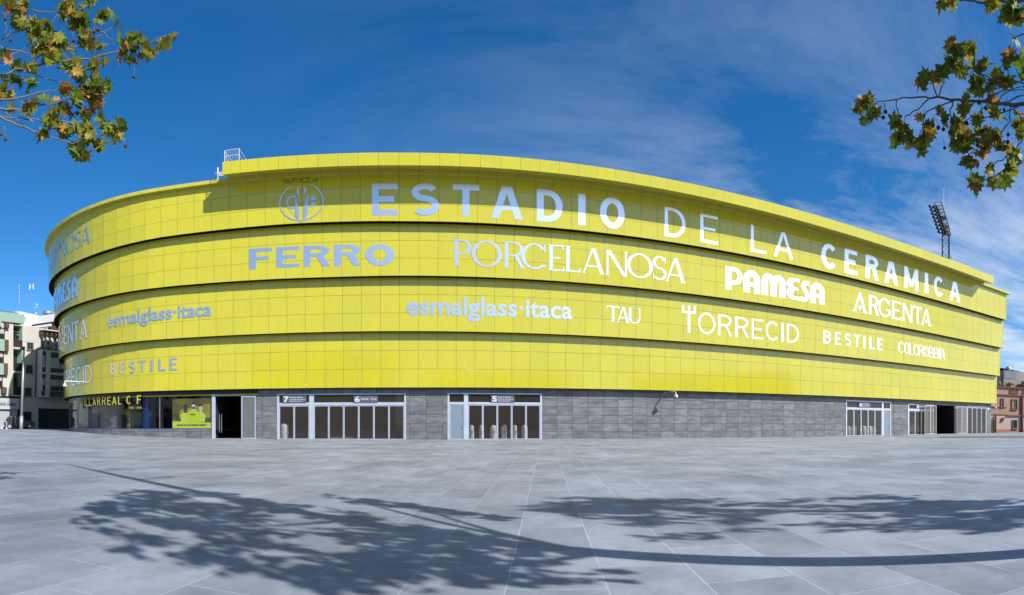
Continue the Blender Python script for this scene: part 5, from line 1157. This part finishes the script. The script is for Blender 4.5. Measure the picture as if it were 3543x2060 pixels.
# ------------------------------------------------------------------ plane trees beside the camera
def leafmat():
    m, n, l, b_ = newmat('plane_leaf')
    at = n.new('ShaderNodeAttribute'); at.attribute_name = 'tint'
    r = n.new('ShaderNodeValToRGB'); l.new(at.outputs['Fac'], r.inputs[0]); e = r.color_ramp.elements
    e[0].position = 0; e[0].color = (.075,.13,.016,1); e[1].position = 1; e[1].color = (.26,.10,.03,1)
    for p, c in ((.35,(.14,.19,.02,1)),(.58,(.23,.23,.022,1)),(.76,(.36,.27,.03,1)),(.88,(.42,.22,.05,1))):
        q = e.new(p); q.color = c
    z = n.new('ShaderNodeTexNoise'); z.inputs['Scale'].default_value = 28; tcx = n.new('ShaderNodeTexCoord'); l.new(tcx.outputs['Object'], z.inputs['Vector'])
    x = n.new('ShaderNodeMapRange'); l.new(z.outputs[0], x.inputs[0]); x.inputs[1].default_value = .35; x.inputs[2].default_value = .68; x.inputs[3].default_value = .62; x.inputs[4].default_value = 1.35
    v = n.new('ShaderNodeVectorMath'); v.operation = 'SCALE'; l.new(r.outputs[0], v.inputs[0]); l.new(x.outputs[0], v.inputs['Scale'])
    l.new(v.outputs[0], b_.inputs['Base Color']); b_.inputs['Roughness'].default_value = .55; b_.inputs['Specular IOR Level'].default_value = .35
    tr = n.new('ShaderNodeBsdfTranslucent'); l.new(v.outputs[0], tr.inputs[0]); mx = n.new('ShaderNodeMixShader'); mx.inputs[0].default_value = .45
    l.new(b_.outputs[0], mx.inputs[1]); l.new(tr.outputs[0], mx.inputs[2]); l.new(mx.outputs[0], n['Material Output'].inputs[0])
    return m
LEAF = leafmat(); BARK = plain('plane_bark', (.26,.22,.17), .85, noise=.35, nscale=5, bump=.4); TWIG = plain('twig_bark', (.15,.11,.085), .8); SEED = plain('seed_ball', (.09,.055,.03), .95, noise=.3, nscale=60, bump=1.0)
LOBES = [(0,-.5),(.10,-.30),(.42,-.42),(.33,-.18),(.60,.02),(.36,.10),(.40,.34),(.18,.28),(0,.62),(-.18,.28),(-.40,.34),(-.36,.10),(-.60,.02),(-.33,-.18),(-.42,-.42),(-.10,-.30)]
RT = random.Random(11)
def add_leaf(m, c, size, tint, nrm=None):
    """One five lobed leaf, folded a little along its midrib and curled at the lobes."""
    nrm = nrm or Vector((RT.gauss(0,1),RT.gauss(0,1),RT.gauss(.5,1))).normalized()
    a = nrm.orthogonal().normalized(); b_ = nrm.cross(a); ang = RT.uniform(0,6.28); ca, sa = math.cos(ang), math.sin(ang)
    fold = RT.uniform(.08,.55); curl = RT.uniform(-.5,.5); m.t = max(.001, tint); sq = RT.uniform(.75,1.1)
    def pt(x, y):
        w = fold*abs(x)+curl*(x*x+y*y)*.8; X, Y = x*ca*sq-y*sa, x*sa*sq+y*ca
        return Vector(c)+(a*X+b_*Y+nrm*w)*size
    base = len(m.v); m.v.append(tuple(pt(0,-.05))); m.v += [tuple(pt(x+RT.uniform(-.03,.03),y+RT.uniform(-.03,.03))) for x, y in LOBES]; k = len(LOBES)
    for i in range(k):
        m.f.append((base, base+1+i, base+1+(i+1) % k)); m.mi.append(0); m.uv.append([(0,0)]*3); m.tint.append(m.t)
def tint(): 
    u = RT.random(); return RT.uniform(0,.45) if u < .52 else (RT.uniform(.45,.75) if u < .80 else RT.uniform(.75,1))
def cluster(m, c, rad, n, size):
    for _ in range(n):
        d = Vector((RT.gauss(0,1),RT.gauss(0,1),RT.gauss(0,.8))); d = d.normalized()*rad*RT.random()**.5
        add_leaf(m, Vector(c)+d, size*RT.uniform(.6,1.15), tint())
def seeds(m, p, n=2, r=.020):
    for i in range(n):
        q = Vector(p)+Vector((RT.uniform(-.03,.03),RT.uniform(-.03,.03),-.09-.055*i)); m.tube([Vector(p), q], .003, 4, 1); m.ball(q, r*RT.uniform(.85,1.1), 0, 10, 7)
def twig(m, pts, r0, r1, jit=.012):
    out = []
    for i in range(len(pts)-1):
        for k in range(3):
            q = pts[i].lerp(pts[i+1], k/3); out.append(q+Vector((RT.uniform(-jit,jit),RT.uniform(-jit,jit),RT.uniform(-jit,jit))) if (i or k) else q)
    out.append(pts[-1]); n = len(out); m.tube(out, [r0+(r1-r0)*i/(n-1) for i in range(n)], 6)

# --- tree on the right: its tall leader and crown throw the long shadow across the slabs
LAT, ALO = 4.50, -3.5
U_ = Vector((.5,.866,0))
def shp(along, lat, z): return SHD*along+U_*lat+Vector((0,0,z))
tb = shp(ALO, LAT, 0)
tR = empty('plane_tree', tb, 'plane tree reaching in from the right edge with brown seed balls on bare twigs', 'tree', 'plane trees around the plaza')
m = MB(); m.tube([tb+Vector((0,0,-.1)), shp(ALO,LAT,.3), shp(ALO,LAT+.02,2), shp(ALO,LAT-.02,5), shp(ALO,LAT+.03,8), shp(ALO,LAT,10.5), shp(ALO,LAT,13.0)], [.22,.175,.155,.14,.12,.092,.02], 12)
for z, dv, L in ((3.6,(-.2,-.8,.5),2.2),(4.1,(.5,-.5,.45),2.0),(4.6,(-.4,-.9,.4),2.4),(5.2,(.3,.5,.7),1.0),(5.6,(-.5,-.7,.5),2.2),(6.2,(.4,-.8,.5),1.8),(11.2,(-.1,.9,.25),.7),(9.6,(-.1,.9,.2),.8)):
    a = shp(ALO,LAT,z); d = (SHD*dv[0]+U_*dv[1]+Vector((0,0,dv[2]))).normalized(); m.tube([a, a+d*L*.5, a+d*L+Vector((0,0,.15))], [.05,.035,.015], 7)
m.build('trunk', BARK, tR, True)
m = MB()
for i in range(118):
    z = RT.uniform(3.9,8.1); w = 1-abs(z-6.0)/3.4; lat = LAT+RT.uniform(-2.9,.45)*max(.35,w)
    cluster(m, shp(ALO+RT.uniform(-1.4,1.2)*w, lat, z), .27, 17, .19)
for z, la in ((11.4,.75),(11.5,.55),(9.8,.8),(9.85,.6)): cluster(m, shp(ALO, LAT+la, z), .22, 8, .16)
# boughs that hang into view
RX = lambda x: 2800+x*.51206; RY = lambda y: y*.51206
def Rp(x, y, r=6.0): return pol(RX(x), RY(y), r)
fork = shp(ALO,LAT,3.7)
tw = MB(); boughs = [
 [(1600,720,5.8),(1451,708,5.9),(1250,702,6.0),(1150,686,6.0),(1000,676,6.05),(870,660,6.1),(720,660,6.1),(600,666,6.1),(455,688,6.15)],
 [(1451,712,5.9),(1360,745,5.9),(1200,790,5.95),(1060,850,6.0)], [(1150,686,6.0),(1000,680,6.0),(890,712,6.0),(790,755,6.0),(770,830,6.0),(745,935,6.0)],
 [(805,672,6.1),(735,735,6.1),(650,795,6.1),(625,850,6.1)], [(590,672,6.1),(590,740,6.1),(605,820,6.1)], [(872,658,6.1),(905,560,6.1),(930,470,6.1)], [(866,655,6.1),(835,575,6.1),(815,540,6.1)],
 [(1250,700,6.0),(1330,620,6.0),(1451,585,5.9)], [(1150,690,6.0),(1250,630,6.0),(1350,600,6.0),(1460,612,6.0)], [(1340,600,6.0),(1220,535,6.0),(1120,480,6.0),(1050,430,6.0)], [(1105,520,6.0),(1100,470,6.0)],
 [(1451,640,6.1),(1330,690,6.1),(1210,700,6.1),(1130,770,6.1),(1010,830,6.1)], [(1451,930,5.9),(1400,1010,5.9),(1330,1060,5.9),(1250,1115,5.9),(1215,1140,5.9)], [(1451,1095,5.9),(1340,1150,5.9),(1230,1205,5.9),(1140,1230,5.9),(1110,1260,5.9)],
 [(1365,720,5.95),(1355,820,5.95),(1280,905,5.95),(1160,990,5.95),(1080,1050,5.95)], [(970,690,6.0),(950,760,6.0),(955,860,6.0)], [(1451,565,6.1),(1370,545,6.1),(1300,515,6.1)], [(1451,485,6.1),(1340,415,6.1)], [(1451,465,6.1),(1405,380,6.1)],
 [(1600,-10,6.2),(1400,2,6.2),(1300,12,6.2),(1160,20,6.2),(1040,2,6.2),(900,15,6.2)], [(1455,40,6.2),(1410,85,6.2)], [(1455,230,6.2),(1390,252,6.2)], [(1240,1120,5.9),(1250,1190,5.9)], [(1330,1060,5.9),(1345,1110,5.9)], [(1380,740,5.95),(1440,800,5.95)]]
for bo in boughs:
    pts = [Rp(*p) for p in bo]; big = bo[0][0] >= 1600
    twig(tw, pts, .022 if big else .008, .004)
for e_ in ((1600,720,5.8),(1600,-10,6.2)): tw.tube([Rp(*e_), Rp(*e_).lerp(fork,.5)+Vector((0,0,.1)), fork], [.028,.04,.05], 8)
for p, q in (((1451,585),(1600,720)),((1460,612),(1600,720)),((1451,640),(1600,720)),((1451,930),(1600,720)),((1451,1095),(1600,760)),((1451,565),(1600,720)),((1451,485),(1600,720)),((1451,465),(1600,720)),((1455,40),(1600,-10)),((1455,230),(1600,-10))): twig(tw, [Rp(*p), Rp(*q,5.9)], .012, .018)
cl = [(900,20,50,5),(985,8,25,2),(1230,25,70,8),(1390,60,45,6),(1330,120,60,8),(1420,130,45,5),(1390,250,18,1),(1345,372,55,4),(1430,390,40,3),(1322,438,25,1),(955,300,28,2),(925,335,30,3),(1015,310,25,2),(990,365,65,8),(970,440,75,10),(1035,470,40,4),(1110,350,60,7),(1130,420,75,8),(1190,440,30,3),(880,490,50,5),(860,545,55,5),(775,560,55,7),(1110,570,65,8),(1180,600,65,7),(1240,580,60,7),(1320,560,45,5),(1265,488,25,2),
 (390,700,60,7),(340,740,50,6),(440,745,40,4),(385,790,45,5),(440,790,30,3),(610,850,65,7),(640,900,75,9),(590,950,60,7),(660,960,50,5),(750,800,25,1),(815,860,42,4),(820,900,25,2),(755,965,42,5),(740,1005,30,3),(890,765,30,2),(910,805,30,2),(1050,665,35,3),(1060,745,42,4),(990,910,80,9),(1060,930,60,6),(1010,985,45,4),(1060,1010,38,4),(990,830,35,3),(1120,870,45,3),(1190,880,55,5),(1150,800,35,3),(1220,940,75,9),(1190,1020,45,5),(1300,995,40,5),(1260,920,40,4),(1065,1075,45,5),(1110,1095,30,3),(1250,760,32,3),(1310,775,22,1),(1430,765,25,2),(1410,840,55,6),(1430,890,50,5),(1400,1040,28,3),(1360,1130,45,4),(1395,1105,25,1),(1210,1145,32,4),(1250,1240,30,4),(1140,1275,28,3),(1130,1235,18,2),(1335,1220,30,3),(1104,1215,10,1),(1440,520,20,2),(1250,680,35,2)]
PXM = .51206/F*6.0
for x, y, rad, n in cl: cluster(m, Rp(x, y, 6.0+RT.uniform(-.1,.1)), rad*PXM*.8, max(1, round(n*.78)), .172)
m.build('crown', LEAF, tR)
tw.build('boughs', TWIG, tR, True)
sd_ = MB()
for x, y, n in ((508,705,2),(600,745,2),(770,840,2),(780,745,1),(840,790,1),(860,812,1),(1213,655,2),(1160,710,2),(1343,648,1),(1322,690,1),(1343,875,2),(955,850,1),(1140,905,2),(908,960,1),(1264,1180,1),(1052,780,1),(1145,640,1),(905,815,1)): seeds(sd_, Rp(x, y-12, 6.0), n)
sd_.build('seed_balls', [SEED, TWIG], tR, True)

# --- tree on the left
tLb = Vector((-8.4, 2.6, 0))
tL = empty('plane_tree', tLb, 'plane tree reaching in from the left edge with turning autumn leaves', 'tree', 'plane trees around the plaza')
m = MB(); m.tube([tLb+Vector((0,0,-.1)), tLb+Vector((0,0,.3)), tLb+Vector((0,.05,2)), tLb+Vector((.05,0,4)), tLb+Vector((0,0,7)), tLb+Vector((0,0,9))], [.22,.18,.15,.12,.07,.02], 12); m.build('trunk', BARK, tL, True)
LX = lambda x: x*.47771; LY = lambda y: y*.47771
def Lp(x, y, r=6.0): return pol(LX(x), LY(y), r)
forkL = tLb+Vector((0,0,3.4))
m = MB(); tw = MB()
boughs = [[(-260,560,6.2),(0,545,6.1),(120,505,6.1),(250,480,6.0),(380,462,6.0),(480,440,6.0),(610,430,6.0),(720,400,6.0),(850,370,6.0),(960,330,6.0),(1100,310,6.0),(1230,250,6.0)],
 [(-200,840,6.1),(0,845,6.0),(130,905,6.0),(250,950,6.0),(350,990,6.0),(520,1045,6.0),(600,1020,6.0)], [(-200,840,6.1),(0,790,6.0),(140,795,6.0),(290,765,6.0),(400,740,6.0),(500,710,6.0),(620,650,6.0)],
 [(-150,700,6.1),(0,720,6.0),(170,700,6.0),(320,655,6.0),(430,645,6.0)], [(-150,330,6.1),(0,345,6.1),(130,380,6.0),(250,385,6.0)], [(0,455,6.1),(80,395,6.1),(180,345,6.1),(280,290,6.1),(360,200,6.1),(420,100,6.1)], [(120,505,6.1),(250,530,6.1),(350,575,6.1),(480,610,6.1)],
 [(-100,330,6.2),(10,300,6.2),(45,200,6.2),(30,60,6.2)], [(230,68,6.1),(400,90,6.1)], [(20,275,6.1),(120,235,6.1),(210,210,6.1)], [(220,470,6.1),(300,395,6.1),(420,350,6.1),(540,315,6.1)], [(660,275,6.1),(740,240,6.1),(810,200,6.1)], [(540,160,6.1),(600,60,6.1),(640,10,6.1)], [(0,845,6.0),(150,855,6.0),(300,870,6.0),(420,870,6.0),(560,920,6.0),(700,920,6.0),(870,880,6.0)], [(250,245,6.1),(380,330,6.1),(500,420,6.1),(570,540,6.1)], [(850,370,6.0),(900,420,6.0),(970,480,6.0)], [(0,780,6.0),(60,830,6.0),(160,900,6.0),(240,950,6.0)], [(690,210,6.1),(760,250,6.1),(820,285,6.1)], [(500,340,6.1),(640,350,6.1),(720,385,6.1)]]
for bo in boughs:
    pts = [Lp(*p) for p in bo]; big = bo[0][0] <= -150; twig(tw, pts, .013 if big else .007, .003)
    if bo[0][0] < 0: tw.tube([pts[0], pts[0].lerp(forkL,.5)+Vector((0,0,.1)), forkL], [.022,.035,.05], 8)
cl = [(20,15,45,5),(110,60,80,11),(140,100,60,8),(180,40,50,6),(130,160,50,6),(30,10,30,2),(470,90,80,11),(510,130,90,13),(500,25,50,5),(560,160,90,12),(610,190,80,11),(640,20,50,5),(600,60,40,4),(720,100,60,6),(790,95,30,3),(735,130,40,4),(850,190,35,2),(290,190,70,8),(240,190,50,6),(330,210,60,8),(270,260,75,10),(210,265,45,3),(180,170,35,4),(380,290,75,9),(430,300,60,7),(370,350,70,9),(310,340,55,7),(330,410,60,7),(410,400,60,7),(460,310,40,4),(490,355,30,3),(600,285,55,5),(640,260,40,4),(690,310,40,4),(740,315,35,3),(650,360,30,2),(250,370,30,2),(560,460,45,5),(530,480,45,4),(640,485,40,4),(690,485,40,3),(760,480,30,2),(755,435,12,1),(480,500,45,4),(540,530,40,4),(600,545,40,4),
 (870,310,50,5),(900,360,55,6),(960,290,65,7),(960,370,65,8),(1020,320,70,8),(1050,380,60,7),(1100,390,50,6),(1140,350,35,3),(1000,430,40,3),(855,430,40,2),(930,450,35,3),(1190,290,40,4),(1250,260,30,3),(1180,320,25,2),
 (130,540,60,6),(110,570,55,3),(210,500,50,5),(220,590,50,5),(150,600,35,2),(30,570,40,2),(20,640,50,6),(50,690,45,4),(20,380,40,3),(60,430,35,3),(15,700,40,4),(130,470,25,2),
 (570,630,60,6),(620,620,60,7),(680,610,65,8),(700,660,55,6),(660,690,50,4),(540,690,60,7),(580,730,45,5),(650,740,45,4),(700,740,40,3),(740,660,35,3),(780,620,18,2),(480,660,50,5),(470,640,30,3),(720,780,22,2),(390,735,40,2),(300,735,30,1),(210,760,45,4),(230,790,40,3),(70,775,30,3),(460,790,45,4),(430,800,35,3),(510,830,25,2),(210,825,40,3),(620,830,40,5),(620,870,35,3),(670,800,18,1),
 (370,850,60,7),(420,890,70,8),(370,910,60,7),(460,930,60,7),(330,900,40,4),(280,980,50,5),(310,1010,40,4),(460,990,40,2),(540,940,40,4),(620,930,60,7),(650,970,55,6),(610,960,40,4),(740,900,60,7),(760,940,55,6),(830,900,35,4),(870,960,40,4),(820,970,45,4),(885,915,18,2),(870,880,12,1),(680,1040,60,5),(640,1010,45,3),(760,1040,50,4),(720,1080,35,3),(580,1100,60,6),(610,1130,45,4),(545,1070,30,3),(570,1040,25,2)]
for x, y, rad, n in cl: cluster(m, Lp(x, y, 6.05+RT.uniform(-.12,.12)), rad*.47771/F*6.0*.8, max(1, round(n*.80)), .148)
for i in range(60): cluster(m, tLb+Vector((RT.uniform(-2.2,.6),RT.uniform(-1.8,1.2),RT.uniform(3.6,7.5))), .34, 10, .17)
m.build('crown', LEAF, tL); tw.build('boughs', plain('pale_twig', (.20,.15,.12), .8), tL, True)
sd_ = MB()
for x, y, n in ((75,215,1),(15,70,1),(528,230,1),(682,185,1),(680,150,1),(35,910,2),(975,490,1),(615,1035,1),(575,715,2),(155,760,1),(895,1000,1)): seeds(sd_, Lp(x, y, 6.0), n)
sd_.build('seed_balls', [SEED, TWIG], tL, True)

# --- third tree further right: only its crown's shadow reaches the view
t3b = shp(-7.9, 7.15, 0)
t3 = empty('plane_tree', t3b, 'plane tree out of view whose leafy shadow crosses the slabs at the right', 'tree', 'plane trees around the plaza')
m = MB(); m.tube([t3b+Vector((0,0,-.1)), t3b+Vector((0,0,.3)), t3b+Vector((0,0,2)), t3b+Vector((0,0,4.5)), t3b+Vector((0,0,7.2))], [.2,.15,.12,.09,.02], 12); m.build('trunk', BARK, t3, True)
m = MB()
for i in range(110):
    z = RT.uniform(3.5,7.6); w = 1-abs(z-5.4)/3.2; cluster(m, shp(-7.9+RT.uniform(-1.6,1.6)*w, 7.15+RT.uniform(-1.9,1.75)*max(.4,w), z), .27, 17, .19)
m.build('crown', LEAF, t3)
